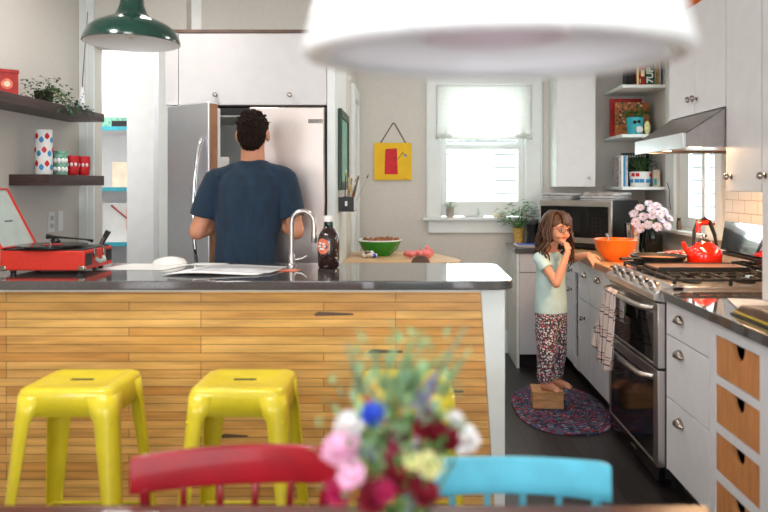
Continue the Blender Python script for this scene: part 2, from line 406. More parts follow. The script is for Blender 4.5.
def remeshed(mb, name, m, parent, voxel, smooth=3, nz=0.0, nzs=10):
    """fuse overlapping closed shapes into one continuous skin"""
    o = mb.build(name, m, parent)
    q = o.modifiers.new('r', 'REMESH'); q.mode = 'VOXEL'; q.voxel_size = voxel; q.use_smooth_shade = True
    if smooth:
        q = o.modifiers.new('s', 'SMOOTH'); q.factor = 0.5; q.iterations = smooth
    bpy.context.view_layer.update()
    me = bpy.data.meshes.new_from_object(o.evaluated_get(bpy.context.evaluated_depsgraph_get()))
    o.modifiers.clear(); old = o.data; o.data = me; bpy.data.meshes.remove(old)
    if not me.materials: me.materials.append(m)
    if nz:
        nr = [v.normal.copy() for v in me.vertices]
        for v, n in zip(me.vertices, nr): v.co += n * nz * noise.noise(v.co * nzs)
    for p in me.polygons: p.use_smooth = True
    return o

# ------------------------------------------------------------------ room shell
def sbox(name, m, *b, bevel=0.0): return struct(MB().box(*b).build(name, m, bevel=bevel))
sbox('floor', M['floor'], -3.2, 2.05, -2.6, 6.1, -0.1, 0.0)
sbox('ceiling', M['ceil'], -3.2, 2.05, -2.6, 6.1, 2.72, 2.82)
b = MB().box(-2.25, -2.15, -2.6, -1.7, 0, 2.72).box(-2.25, -2.15, .3, 4.54, 0, 2.72).box(-2.25, -2.15, -1.7, .3, 0, .9).box(-2.25, -2.15, -1.7, .3, 2.2, 2.72); struct(b.build('wall_left', M['wall']))  # unseen opening near the camera added to let daylight in
# facing wall with the pantry opening
b = MB().box(-2.25, -2.055, 4.54, 4.64, 0, 2.72).box(-1.634, -1.462, 4.54, 4.64, 0, 2.72).box(-2.055, -1.634, 4.54, 4.64, 2.295, 2.72)
b.box(-1.462, -0.46, 4.86, 4.94, 0, 2.72); struct(b.build('wall_inner', M['wall']))
struct(MB().box(-0.555, -0.455, 4.94, 5.85, 0, 2.72).build('wall_nook', M['wall']))
# back wall with window opening
b = MB()
X0, X1, Z0, Z1 = 0.234, 0.952, 1.13, 2.24
b.box(-0.555, X0, 5.85, 5.97, 0, 2.72).box(X1, 2.05, 5.85, 5.97, 0, 2.72).box(X0, X1, 5.85, 5.97, 0, Z0).box(X0, X1, 5.85, 5.97, Z1, 2.72)
struct(b.build('wall_back', M['wall']))
# right wall with window opening
b = MB(); YA, YB, ZA, ZB = 4.46, 5.15, 1.10, 2.12
b.box(1.95, 2.05, -2.6, -1.7, 0, 2.72).box(1.95, 2.05, -1.7, YA, 0, 2.72).box(1.95, 2.05, YB, 5.85, 0, 2.72).box(1.95, 2.05, YA, YB, 0, ZA).box(1.95, 2.05, YA, YB, ZB, 2.72)
struct(b.build('wall_right', M['wall']))
# rear wall behind the camera, with a wide glazed opening
b = MB().box(-2.25, -.7, -2.7, -2.6, 0, 2.72).box(1.7, 2.05, -2.7, -2.6, 0, 2.72).box(-.7, 1.7, -2.7, -2.6, 2.5, 2.72).box(-.7, 1.7, -2.7, -2.6, 0, 0.3)
struct(b.build('wall_rear', M['wall']))

# back window
w = MB().box(0.134, 0.238, 5.825, 5.85, 1.13, 2.31).box(0.948, 1.07, 5.825, 5.85, 1.13, 2.31).box(0.238, 0.948, 5.825, 5.85, 2.236, 2.31)
w.box(0.120, 0.134, 5.815, 5.85, 1.13, 2.325).box(1.07, 1.084, 5.815, 5.85, 1.13, 2.325).box(0.12, 1.084, 5.812, 5.85, 2.31, 2.335)
win = struct(w.build('window_1', M['trim'], bevel=0.003, origin=(0.6, 5.85, 1.13)))
MB().box(0.09, 1.11, 5.78, 5.85, 1.105, 1.13).box(0.234, 0.952, 5.85, 5.9, 1.112, 1.13).build('window_sill', M['trim'], win, bevel=0.005)
MB().box(0.134, 1.07, 5.825, 5.85, 1.0, 1.105).build('window_apron', M['trim'], win, bevel=0.004)
MB().box(0.246, 0.292, 5.875, 5.91, 1.14, 1.74).box(0.889, 0.94, 5.875, 5.91, 1.14, 1.74).box(0.292, 0.889, 5.875, 5.91, 1.14, 1.262).box(0.292, 0.889, 5.875, 5.91, 1.70, 1.74).build('lower_sash', M['trim'], win, bevel=0.004)
MB().box(0.246, 0.292, 5.915, 5.945, 1.70, 2.23).box(0.889, 0.94, 5.915, 5.945, 1.70, 2.23).box(0.292, 0.889, 5.915, 5.945, 1.70, 1.76).box(0.292, 0.889, 5.915, 5.945, 2.18, 2.23).build('upper_sash', M['trim'], win, bevel=0.004)
MB().box(0.234, 0.246, 5.86, 5.96, 1.13, 2.24).box(0.94, 0.952, 5.86, 5.96, 1.13, 2.24).box(0.246, 0.94, 5.86, 5.96, 2.23, 2.24).build('window_jamb', M['trim'], win)
MB().box(0.292, 0.889, 5.891, 5.895, 1.262, 1.70).build('window_pane', M['glass'], win)
MB().box(0.292, 0.889, 5.928, 5.932, 1.76, 2.18).build('window_pane', M['glass'], win)
# tied-up linen shade
b = MB(); n, k = 60, 22; g = []
for i in range(n + 1):
    u = i / n; x = 0.20 + 0.79 * u; row = []
    edge = min(u, 1 - u); gather = math.exp(-((edge - 0.085) / 0.03) ** 2)
    for j in range(k + 1):
        t = j / k; z = 2.226 - (2.226 - 1.80) * t
        y = 5.806 - 0.004 * math.sin(u * 40) * t
        if j > k - 4: y -= 0.012 * math.sin((j - k + 4) / 4 * math.pi) * (1 + gather)
        z -= 0.018 * t * math.sin(math.pi * u) - 0.022 * gather * t ** 3 * 0.2
        y -= 0.006 * gather * t
        row.append(b.bm.verts.new((x, y, z)))
    g.append(row)
for i in range(n):
    for j in range(k): b.bm.faces.new([g[i][j], g[i + 1][j], g[i + 1][j + 1], g[i][j + 1]])
sh = thing('window_shade', (0.6, 5.8, 1.8), 'sheer white linen shade tied up over the back window', 'curtain')
b.build('shade_cloth', M['shade'], sh, smooth=True, solid=0.002)
b = MB()
pts = [(0.20 + 0.79 * i / 30, 5.793, 1.797 - 0.018 * math.sin(math.pi * i / 30) + 0.003 * math.sin(i * 2.1)) for i in range(31)]
b.tube(pts, [0.013 + 0.003 * math.sin(i * 1.7) for i in range(31)], 10).build('gathered_hem', M['shade'], sh, smooth=True)
for x in (0.262, 0.925):
    MB().ell((x, 5.785, 1.81), (0.03, 0.018, 0.024), 12).ell((x - 0.04, 5.787, 1.803), (0.03, 0.014, 0.018), 10).ell((x + 0.04, 5.787, 1.803), (0.03, 0.014, 0.018), 10).build('shade_tie', M['shade'], sh, smooth=True)
MB().tube([(0.19, 5.813, 2.226), (1.0, 5.813, 2.226)], 0.007, 8).build('rod', M['white'], sh, smooth=True)

# right window
w = MB().box(1.925, 1.95, YB, 5.30, 1.08, 2.25).box(1.925, 1.95, 4.36, YA, 1.08, 2.25).box(1.925, 1.95, YA, YB, ZB, 2.25)
w2 = struct(w.build('window_2', M['trim'], bevel=0.003, origin=(1.95, 4.8, 1.1)))
MB().box(1.86, 1.95, 4.34, 5.31, 1.055, 1.08).build('window_sill', M['trim'], w2, bevel=0.005)
MB().box(1.97, 2.0, YA, YA + .05, ZA, ZB).box(1.97, 2.0, YB - .16, YB, ZA, ZB).box(1.97, 2.0, YA + .05, YB - .16, ZA, ZA + .07).box(1.97, 2.0, YA + .05, YB - .16, ZB - .06, ZB).box(1.965, 1.998, 4.70, 4.75, ZA + .07, ZB - .06).build('casement_sash', M['trim'], w2, bevel=0.003)
MB().box(1.983, 1.987, YA + .05, YB - .16, ZA + .07, ZB - .06).build('window_pane', M['glass'], w2)
MB().box(1.955, 1.966, 4.715, 4.735, 1.38, 1.46).build('window_latch', M['white'], w2, bevel=0.002)
MB().tube([(1.90, 5.22, 1.42), (1.915, 5.2, 1.36), (1.90, 5.17, 1.29), (1.91, 5.165, 1.22)], 0.003, 6).build('shade_cord', M['leather'], w2, smooth=True)

# pantry door casing, baseboards and trim
d1 = struct(MB().box(-2.15, -2.055, 4.515, 4.54, 0, 2.66).box(-2.104, -2.092, 4.505, 4.515, 0, 2.66).build('door_1', M['trim'], bevel=0.003, origin=(-1.85, 4.54, 0)))
MB().box(-1.634, -1.575, 4.515, 4.54, 0, 2.36).build('door_casing', M['trim'], d1, bevel=0.003)
MB().box(-2.055, -1.634, 4.515, 4.54, 2.295, 2.36).build('door_head', M['trim'], d1, bevel=0.003)
MB().box(-2.03, -1.84, 4.98, 5.02, 0.01, 2.42).build('door_leaf', M['pantry'], d1, bevel=0.004)
MB().box(-1.575, -1.535, 4.5, 4.54, 0, 2.36).build('door_stop', M['box'], d1, bevel=0.004)
struct(MB().box(-0.455, 0.80, 5.832, 5.85, 0, 0.19).box(-0.455, 0.80, 5.826, 5.832, 0, 0.16).build('baseboard_back', M['trim'], bevel=0.003))
struct(MB().box(-2.15, -2.13, -2.6, 2.9, 0, 0.19).build('baseboard_left', M['trim'], bevel=0.003))
struct(MB().box(-0.455, -0.435, 4.96, 5.826, 0, 0.19).build('baseboard_nook', M['trim'], bevel=0.003))
struct(MB().box(-0.455, -0.43, 5.22, 5.33, 0.19, 2.16).box(-0.455, -0.43, 5.33, 5.80, 2.06, 2.16).box(-0.455, -0.43, 5.72, 5.80, 0.19, 2.06).box(-0.455, -0.448, 5.33, 5.72, .19, 2.06).build('trim_1', M['trim'], bevel=0.004))
struct(MB().box(1.943, 1.95, 1.2, 4.34, 0.92, 1.40).build('wall_tile', M['tile']))

# outside and pantry
struct(MB().box(-1.6, 4.2, 8.0, 8.1, -0.5, 4.2).build('wall_neighbour', M['siding']))
struct(MB().box(-3.3, -3.2, 4.54, 6.1, 0, 2.72).box(-3.3, -0.555, 6.1, 6.2, 0, 2.72).box(-1.56, -1.46, 4.96, 6.1, 0, 2.72).build('wall_pantry', M['pantry']))
struct(MB().box(-3.3, -2.25, 4.54, 4.64, 0, 2.72).build('wall_pantry_near', M['pantry']))
ps = thing('pantry_shelf', (-2.4, 5.6, 0), 'white pantry shelving with teal front edges beyond the doorway', 'shelf')
MB().box(-2.9, -2.06, 5.88, 5.9, 0.0, 2.5).box(-2.08, -2.06, 5.42, 5.88, 0, 2.5).build('shelf_back', M['pantry'], ps)
for z in (0.945, 1.37, 1.84):
    s_ = MB().box(-2.9, -2.08, 5.42, 5.88, z - .015, z + .01).build('shelf_board', M['pantry'], ps)
    MB().box(-2.9, -2.08, 5.405, 5.42, z - .018, z + .013).build('edge_strip', M['tealedge'], s_)
tag(MB().box(-2.62, -2.2, 5.5, 5.75, 1.93, 2.05).build('storage_box', M['beige'], bevel=.004), 'beige box lying on the green box on the top pantry shelf', 'box')
tag(MB().box(-2.6, -2.18, 5.46, 5.78, 1.851, 1.929).build('game_box', M['seafoam'], bevel=.004), 'flat green box on the top teal edged pantry shelf', 'box')
tag(MB().box(-2.34, -2.2, 5.45, 5.459, 1.852, 1.90).build('hand_tool', M['blackp'], bevel=.003), 'black tool lying before the green pantry box', 'tool')
tag(MB().box(-2.36, -2.14, 5.5, 5.7, 1.381, 1.58).build('card_box', M['beige'], bevel=.006), 'pale peach box on the middle pantry shelf', 'box')
pk = thing('drawing_sheet', (-2.27, 5.5, .956), 'white sheet with red and black strokes leaning on the lower pantry shelf', 'drawing')
MB().box(-2.43, -2.12, 5.5, 5.51, .956, 1.26).build('sheet', M['paper'], pk)
MB().box(-2.24, -2.215, 5.49, 5.499, 1.05, 1.22).build('red_stroke', M['label'], pk)
MB().tube([(-2.36, 5.492, 1.24), (-2.14, 5.492, 1.06)], .006, 6).build('black_stroke', M['redd'], pk)

# ------------------------------------------------------------------ kitchen island (peninsula)
isl = thing('kitchen_island', (-0.9, 3.2, 0), 'long kitchen island clad in honey coloured reclaimed planks with white end', 'kitchen island')
MB().box(-2.14, 0.37, 3.02, 3.50, 0.0, 0.955).build('cabinet_body', M['cab'], isl)
MB().prism([(-2.145, 0.0), (0.352, 0.0), (0.292, 0.947), (-2.145, 0.947)], 'y', 2.985, 3.02).build('plank_cladding', M['isl'], isl)
MB().prism([(0.353, 0.0), (0.395, 0.0), (0.395, 0.96), (0.293, 0.96), (0.293, 0.947)], 'y', 2.975, 3.02).box(0.37, 0.395, 3.02, 3.50, 0, 0.96).build('end_panel', M['trim'], isl, bevel=0.002)
MB().box(-2.145, 0.293, 2.97, 3.02, 0.947, 0.96).build('top_rail', M['trim'], isl)
for x, z, wd in ((-0.42, 0.85, .17), (-0.19, .69, .15), (-0.82, .33, .12), (0.12, .52, .1)):
    MB().prism([(x, z - .002), (x + .02, z + .010), (x + wd, z + .003), (x + wd, z - .004), (x + .01, z - .009)], 'y', 2.9835, 2.986).build('knot_streak', M['leather'], isl)
# stone worktop with rounded corners at its free end
poly = [(-2.148, 2.915), (0.35, 2.915)]
poly += [(0.35 + 0.08 * math.sin(a), 2.995 - 0.08 * math.cos(a)) for a in [R(x) for x in (15, 30, 45, 60, 75, 90)]]
poly += [(0.35 + 0.08 * math.cos(a), 3.52 + 0.08 * math.sin(a)) for a in [R(x) for x in (0, 15, 30, 45, 60, 75, 90)]]
poly += [(-2.148, 3.60)]
tag(MB().prism(poly, 'z', 0.962, 1.0).build('island_countertop', M['stone'], bevel=0.004), 'polished dark stone worktop lying along the wooden island', 'countertop')

# ------------------------------------------------------------------ stools
def rrect(x, y, z, hw, hd, r):
    pts = []
    for cx, cy, a0 in ((1, 1, 0), (-1, 1, 90), (-1, -1, 180), (1, -1, 270)):
        for k in range(7):
            a = R(a0 + 15 * k); pts.append((x + cx * (hw - r) + r * math.cos(a), y + cy * (hd - r) + r * math.sin(a), z))
    return pts
def make_stool(loc, label):
    t = thing('bar_stool', loc, label, 'stool', 'yellow metal stools at the island')
    x, y, z = loc; H = 0.715; hw, hd = 0.158, 0.137; SP = .058
    off = lambda zz: SP * (H - zz) / H
    b = MB(); rings = []
    for zz, dw, r in ((H - .088, 0, .034), (H - .014, 0, .034), (H - .005, -.004, .032), (H, -.014, .026), (H, -.045, .02), (H - .004, -.055, .015)):
        rings.append([b.bm.verts.new(p) for p in rrect(x, y, z + zz, hw + off(zz) + dw, hd + off(zz) + dw, r)])
    for a, c in zip(rings, rings[1:]):
        n = len(a)
        for k in range(n): b.bm.faces.new([a[k], a[(k + 1) % n], c[(k + 1) % n], c[k]])
    b.bm.faces.new(rings[-1]); b.build('seat', M['yellow'], t, smooth=True, solid=.003)
    MB().box(x - .040, x + .040, y - .010, y + .010, z + H - .004, z + H - .0018).build('hand_slot', M['gap'], t)
    for sx in (-1, 1):
        for sy in (-1, 1):
            b = MB(); prev = None
            for zz, w_ in ((H - .022, .082), (H - .085, .074), (H - .105, .062), (.30, .046), (0, .034)):
                X, Y_ = hw + off(zz) + .0025, hd + off(zz) + .0025; r = .035; pts = [(X - w_, Y_), (X - r, Y_)]
                pts += [(X - r + r * math.sin(R(a)), Y_ - r + r * math.cos(R(a))) for a in (18, 36, 54, 72)]; pts += [(X, Y_ - r), (X, Y_ - w_)]
                ring = [b.bm.verts.new((x + sx * p, y + sy * q, z + zz)) for p, q in pts]
                if prev:
                    for k in range(len(ring) - 1): b.bm.faces.new([prev[k], prev[k + 1], ring[k + 1], ring[k]])
                prev = ring
            lg = b.build('leg', M['yellow'], t, smooth=True, solid=.003)
            bx, by = x + sx * (hw + SP - .02), y + sy * (hd + SP - .02)
            MB().box(bx - .016, bx + .016, by - .016, by + .016, z, z + .014).build('rubber_foot', M['blackp'], lg, bevel=.003)
    for a, c in (((-1, -1), (1, 1)), ((-1, 1), (1, -1))):
        zz = z + H - .11; k = hw + .005; m_ = hd + .005
        MB().tube([(x + a[0] * k, y + a[1] * m_, zz), (x, y, zz + .045), (x + c[0] * k, y + c[1] * m_, zz)], .005, 8).build('brace', M['yellow'], t, smooth=True)
    zz = z + .2
    for a, c in (((-1, -1), (1, -1)), ((-1, 1), (1, 1)), ((-1, -1), (-1, 1)), ((1, -1), (1, 1))):
        k, m_ = hw + .035, hd + .035
        MB().tube([(x + a[0] * k, y + a[1] * m_, zz), (x + c[0] * k, y + c[1] * m_, zz)], .007, 8).build('footrest', M['yellow'], t, smooth=True)
    return t
st = make_stool((-1.165, 2.475, 0), 'yellow metal stool leftmost at the island')
copy_tree(st, loc=(-0.590, 2.475, 0), label='yellow metal stool in the middle, behind the red chair')
copy_tree(st, loc=(-0.02, 2.475, 0), label='yellow metal stool mostly hidden behind the flowers')

# ------------------------------------------------------------------ dining table and chairs
t = thing('dining_table', (-0.8, 1.0, 0), 'dark wooden dining table seen as a strip at the bottom', 'table')
MB().box(-2.0, 0.60, 0.60, 1.425, 0.715, 0.75).build('tabletop', M['tabled'], t, bevel=.006)
MB().box(-1.9, 0.50, 0.68, 1.34, 0.63, 0.715).build('apron', M['tabled'], t)
for x in (-1.9, 0.44):
    for y in (0.68, 1.28): MB().prism([(x, y), (x + .06, y), (x + .06, y + .06), (x, y + .06)], 'z', 0, .63).build('leg', M['tabled'], t, bevel=.006)

def make_chair(cx, cy, rot, m, label, concave, zt):
    """painted spindle-back kitchen chair, back rail towards +y"""
    t = thing('spindle_chair', (0, 0, 0), label, 'chair')
    b = MB(); b.loft([(0, -.02, .42, .20, .19), (0, -.02, .435, .215, .205), (0, -.02, .455, .21, .20)], 32, 3.2); b.build('seat', m, t, smooth=True)
    for sx in (-1, 1):
        for sy in (-1, 1):
            MB().tube([(sx * .15, -.02 + sy * .14, .43), (sx * .185, -.02 + sy * .19, .2), (sx * .205, -.02 + sy * .215, 0)], [.017, .02, .013], 12).build('leg', m, t, smooth=True)
    MB().tube([(-.18, -.17, .21), (.18, -.17, .21)], .01, 8).build('stretcher', m, t, smooth=True)
    MB().tube([(-.18, .13, .21), (.18, .13, .21)], .01, 8).build('stretcher', m, t, smooth=True)
    # crest rail
    n = 24; b = MB(); top, bot = [], []
    for i in range(n + 1):
        u = -1 + 2 * i / n; x = u * .225; y = .235 - .03 * u * u + .0
        zt_ = zt - .005 * u * u * (0 if concave else 1) + (-.004 if abs(u) > .96 else 0); zb = zt - .082 + (0.006 * (1 - u * u) if concave else 0)
        top.append((x, y, zt_)); bot.append((x, y - .006, zb))
    th = .020; P = []
    for (x, y, z), (x2, y2, z2) in zip(top, bot): P.append([b.bm.verts.new(q) for q in ((x, y, z), (x, y + th, z), (x2, y2 + th, z2), (x2, y2, z2))])
    for a, c in zip(P, P[1:]):
        for k in range(4): b.bm.faces.new([a[k], a[(k + 1) % 4], c[(k + 1) % 4], c[k]])
    b.bm.faces.new(P[0]); b.bm.faces.new(P[-1][::-1]); b.build('crest_rail', m, t, bevel=.004)
    for i in range(6):
        u = -1 + 2 * i / 5; x = u * .195; r = .012 if i in (0, 5) else .0085
        MB().tube([(x * .85, .155, .45), (x * .93, .195, .6), (x, .24 - .03 * u * u, zt - .075)], [r, r * 1.1, r * .9], 10).build('spindle', m, t, smooth=True)
    t.location = (cx, cy, 0); t.rotation_euler.z = rot
    return t
make_chair(-0.36, 1.33, R(7), M['redchair'], 'glossy red painted spindle back chair, left of the bouquet', False, .815)
make_chair(0.20, 1.30, R(-1), M['teal'], 'turquoise painted spindle back chair, right of the bouquet', True, .80)

# ------------------------------------------------------------------ flowers
def petal(b, c, n, out, L, W, curl=.3):
    side = n.cross(out).normalized()
    p0 = c; p1 = c + out * L * .55 + n * L * curl * .25; p2 = c + out * L + n * L * curl
    v = [b.bm.verts.new(q) for q in (p0 - side * W * .2, p0 + side * W * .2, p1 + side * W * .5, p1 - side * W * .5, p2 + side * W * .28, p2 - side * W * .28)]
    b.bm.faces.new([v[0], v[1], v[2], v[3]]); b.bm.faces.new([v[3], v[2], v[4], v[5]])

def blossom(parent, c, n, r, m, layers=2, per=12, name='blossom', heart=None, curl=.3, wid=.5):
    c = Vector(c); n = Vector(n).normalized(); a = n.orthogonal().normalized(); bb = n.cross(a); b = MB()
    for l in range(layers):
        rl = r * (1 - .28 * l)
        for i in range(per):
            t = 2 * math.pi * (i + .5 * l) / per + random.uniform(-.1, .1)
            petal(b, c + n * r * .08 * l, n, (a * math.cos(t) + bb * math.sin(t)).normalized(), rl * random.uniform(.88, 1.05), rl * wid, curl + .35 * l)
    o = b.build(name, m, parent, smooth=True)
    if heart is not None: MB().ell(c + n * r * .12, (r * .2,) * 3, 8).build('flower_heart', heart, o, smooth=True)
    return o

def leaf(b, p, d, L, W, droop=.3):
    d = Vector(d).normalized(); s = d.cross(Vector((0, 0, 1))); s = s.normalized() if s.length > .01 else Vector((1, 0, 0)); p = Vector(p)
    q1 = p + d * L * .5; q2 = p + d * L - Vector((0, 0, L * droop)); u = s.cross(d) * W * .15
    v = [b.bm.verts.new(x) for x in (p, q1 + s * W * .5 + u, q1, q1 - s * W * .5 + u, q2)]
    b.bm.faces.new([v[0], v[1], v[2]]); b.bm.faces.new([v[0], v[2], v[3]]); b.bm.faces.new([v[2], v[1], v[4]]); b.bm.faces.new([v[3], v[2], v[4]])

def at(px, py, Y): return Vector(((px - VX) * Y / F, Y, EYE + (VY - py) * Y / F))

vz = thing('flower_vase', (-0.02, 1.0, 0.75), 'clear glass vase on the dining table holding the bouquet', 'vase')
MB().lathe([(0, .752), (.045, .752), (.05, .78), (.04, .86), (.05, .92), (.048, .92), (.037, .86), (.046, .785), (0, .765)], (-.02, 1.0, 0), 28).build('glass_body', M['vase'], vz, smooth=True)
bq = thing('flower_bouquet', (-0.02, 1.0, 0.77), 'loose mixed bouquet with pink, blue, yellow and dark red blooms', 'flowers')
base = Vector((-.02, 1.0, .80)); b = MB()
spec = [(342, 450, .98, .028, 'peony', 4, 14), (350, 425, 1.0, .022, 'pwhite', 3, 12), (374, 416, .96, .019, 'cobalt', 3, 14), (369, 396, 1.02, .015, 'tang', 2, 12),
        (398, 413, 1.0, .014, 'tang', 2, 12), (428, 428, .98, .024, 'wine', 4, 12), (443, 440, 1.02, .026, 'wine', 4, 12), (430, 466, .95, .019, 'cream', 3, 12), (413, 461, .96, .014, 'cream', 3, 12),
        (462, 440, 1.05, .026, 'pwhite', 3, 12), (341, 492, .97, .022, 'magenta', 3, 12), (375, 497, .95, .026, 'wine', 4, 12), (402, 478, .96, .026, 'wine', 4, 12), (392, 456, .98, .022, 'magenta', 3, 10),
        (371, 452, 1.0, .017, 'lilac', 3, 10), (425, 495, .96, .02, 'wine', 3, 12), (399, 440, 1.0, .018, 'wine', 3, 10), (385, 492, .92, .016, 'magenta', 3, 10), (455, 420, 1.05, .014, 'pwhite', 2, 10), (352, 475, .95, .02, 'peony', 3, 12)]
names = dict(peony='pink_peony', pwhite='white_bloom', cobalt='blue_cornflower', tang='orange_bloom', wine='dark_red_bloom', cream='cream_bloom', magenta='magenta_bloom', lilac='lilac_bloom')
for px, py, Y, r, c, ly, per in spec:
    p = at(px, py, Y); n = (p - base).normalized() * .5 + Vector((0, -.8, .25))
    blossom(bq, p, n, r, M[c], ly, per, names[c], curl=.35, wid=.6); b.tube([base, (base + p) / 2 + Vector((0, 0, .02)), p], .002, 5)
b.build('stem_bunch', M['stem'], bq)
for m_, cnt, ctr in (('leafp', 200, (400, 388)), ('leaf', 120, (400, 450)), ('sage', 110, (392, 425)), ('leafp', 90, (380, 460)), ('leafd', 70, (395, 480))):
    b = MB()
    for i in range(cnt):
        p = at(random.gauss(ctr[0], 25), random.gauss(ctr[1], 24), random.uniform(.92, 1.1))
        leaf(b, p, (p - base).normalized() + Vector((random.uniform(-.6, .6), random.uniform(-.6, .3), random.uniform(0, .6))), random.uniform(.02, .036), random.uniform(.007, .014))
    b.build('foliage', M[m_], bq)
def spike(px0, py0, px1, py1, Y, m_, name, r=.012, n=60):
    a, e = at(px0, py0, Y), at(px1, py1, Y); b = MB(); b.tube([base, a, e], .0018, 5)
    for i in range(n):
        t = random.random(); p = a.lerp(e, t); rr = r * (1.15 - t)
        leaf(b, p, Vector((random.uniform(-1, 1), random.uniform(-1, 1), random.uniform(.2, 1))), rr * 1.6, rr * .8)
    b.build(name, m_, bq)
spike(425, 400, 466, 326, 1.03, M['sage'], 'sage_spike', .013, 80)
spike(412, 385, 446, 352, 1.0, M['leafp'], 'sage_spike', .012, 60)
spike(420, 410, 436, 372, .98, M['lilac'], 'lilac_spike', .016, 80)
spike(362, 396, 346, 343, 1.0, M['sage'], 'sage_spike', .010, 70)
spike(402, 400, 410, 340, 1.02, M['leafp'], 'pale_green_spike', .02, 110)
spike(440, 400, 470, 348, 1.04, M['leafp'], 'pale_green_spike', .014, 60)

# ------------------------------------------------------------------ pendant lamps
lp = thing('pendant_lamp', (0.095, 0.81, 1.549), 'large white enamel pendant lamp hanging over the dining table', 'lamp')
MB().lathe([(.19, .0), (.212, -.004), (.218, .0), (.217, .010), (.207, .045), (.190, .090), (.165, .135), (.12, .178), (.06, .21), (.03, .24), (.03, .33), (0, .33)], (0.095, .81, 1.549), 72).build('lamp_shade', M['lampwhite'], lp, smooth=True, solid=.002)
MB().lathe([(.206, .008), (.203, .02), (.195, .045), (.180, .086), (.155, .128), (.11, .168), (.05, .19), (0, .19)], (0.095, .81, 1.549), 60).build('shade_lining', M['lilacwhite'], lp, smooth=True)
MB().lathe([(.078, .024), (.083, .022), (.085, .03), (.085, .07), (.07, .085), (0, .09)], (0.095, .81, 1.549), 48).build('inner_diffuser', M['lilacwhite2'], lp, smooth=True, solid=.002)
MB().lathe([(0, .03), (.03, .032), (.038, .05), (.02, .08), (0, .09)], (0.095, .81, 1.554), 24).build('bulb', M['white'], lp, smooth=True)
MB().tube([(0.095, .81, 1.87), (0.095, .81, 2.72)], .004, 8).build('cord', M['white'], lp)
for o_ in lp.children:
    if o_.name != 'cord': o_.rotation_euler.x = R(2.3)
gl = thing('pendant_lamp', (-1.20, 3.0, 1.99), 'dark green barn style enamel pendant lamp over the island', 'lamp')
MB().lathe([(.194, -.002), (.199, .0), (.197, .014), (.19, .03), (.178, .055), (.15, .078), (.11, .098), (.075, .11), (.062, .13), (.05, .16), (.044, .23), (.02, .24), (0, .24)], (-1.2, 3.0, 2.008), 56).build('lamp_shade', M['lampgreen'], gl, smooth=True)
MB().lathe([(.194, -.001), (.192, .012), (.186, .027), (.174, .05), (.146, .073), (.105, .092), (.05, .1), (0, .1)], (-1.2, 3.0, 2.008), 56).build('shade_lining', M['lampwhite'], gl, smooth=True)
MB().lathe([(0, .015), (.025, .03), (.03, .05), (.015, .09), (0, .1)], (-1.2, 3.0, 2.008), 20).build('bulb', M['white'], gl, smooth=True)
MB().tube([(-1.2, 3.0, 2.23), (-1.2, 3.0, 2.72)], .012, 10).build('stem', M['lampgreen'], gl, smooth=True)

# ------------------------------------------------------------------ base cabinets, right run
def drawer(parent, x, y0, y1, z0, z1, pull='cup', name='drawer', py=None, pz=None, m=None):
    d = MB().box(x - .02, x, y0 + .003, y1 - .003, z0 + .003, z1 - .003).build(name, m or M['cab'], parent, bevel=.0015)
    py = (y0 + y1) / 2 if py is None else py; pz = (z0 + z1) / 2 if pz is None else pz
    if pull == 'cup': cup_pull(d, (x - .021, py, pz))
    elif pull == 'knob': knob(d, (x - .02, py, pz), (-1, 0, 0), .016)
    return d
XF = 1.185
u = thing('base_cabinet', (1.5, 2.975, 0), 'white three drawer base cabinet next to the range, nearer side', 'cabinet')
MB().box(XF, 1.93, 2.745, 3.208, 0.10, 0.878).build('carcass', M['gap'], u); MB().box(XF + .06, 1.9, 2.745, 3.208, 0.0, 0.10).build('toe_kick', M['gap'], u)
MB().box(XF - .018, XF, 3.204, 3.21, .10, .878).box(XF - .018, XF, 2.74, 2.745, .10, .878).build('stile', M['cab'], u)
for z0, z1, pz in ((.72, .878, .80), (.436, .72, .65), (.105, .436, .353)): drawer(u, XF, 2.745, 3.204, z0, z1, 'cup', py=3.04, pz=pz)
u = thing('bin_cabinet', (1.5, 2.4, 0), 'white framed cabinet with four wooden pull out bins', 'cabinet')
b = MB(); zs = [(.673, .827), (.49, .642), (.307, .457), (.12, .273)]
ya, yb = 2.345, 2.69; x0, x1 = XF - .02, XF + .002
b.box(x0, x1, yb, 2.739, .10, .878).box(x0, x1, 2.25, ya, .10, .878).box(x0, x1, ya, yb, .827, .878)
for (a, c) in ((.642, .673), (.457, .49), (.273, .307), (.10, .12)): b.box(x0, x1, ya, yb, a, c)
b.build('face_frame', M['cab'], u)
MB().box(XF + .05, 1.93, 2.25, 2.739, .10, .878).build('carcass', M['gap'], u); MB().box(XF + .06, 1.9, 2.25, 2.739, 0, .10).build('toe_kick', M['gap'], u)
for z0, z1 in zs:
    ym = (ya + yb) / 2 - .01; poly = [(ya + .004, z0 + .003), (yb - .004, z0 + .003), (yb - .004, z1 - .004)]
    poly += [(ym + .05 * math.cos(R(a)), z1 - .004 - .055 * math.sin(R(a)) ** .8) for a in range(0, 181, 15)]
    poly += [(ya + .004, z1 - .004)]
    MB().prism(poly, 'x', XF - .016, XF + .002).build('wooden_bin', M['drawerwood'], u)
u = thing('base_cabinet', (1.5, 2.0, 0), 'white base cabinet at the right edge before the bin cabinet', 'cabinet')
MB().box(XF, 1.93, 1.70, 2.248, .10, .878).build('carcass', M['cab'], u); MB().box(XF + .06, 1.9, 1.70, 2.248, 0, .10).build('toe_kick', M['gap'], u); drawer(u, XF, 1.70, 2.248, .105, .878, 'none', 'door')
u = thing('base_cabinet', (1.5, 4.3, 0), 'white base cabinet just beyond the range with two drawers', 'cabinet')
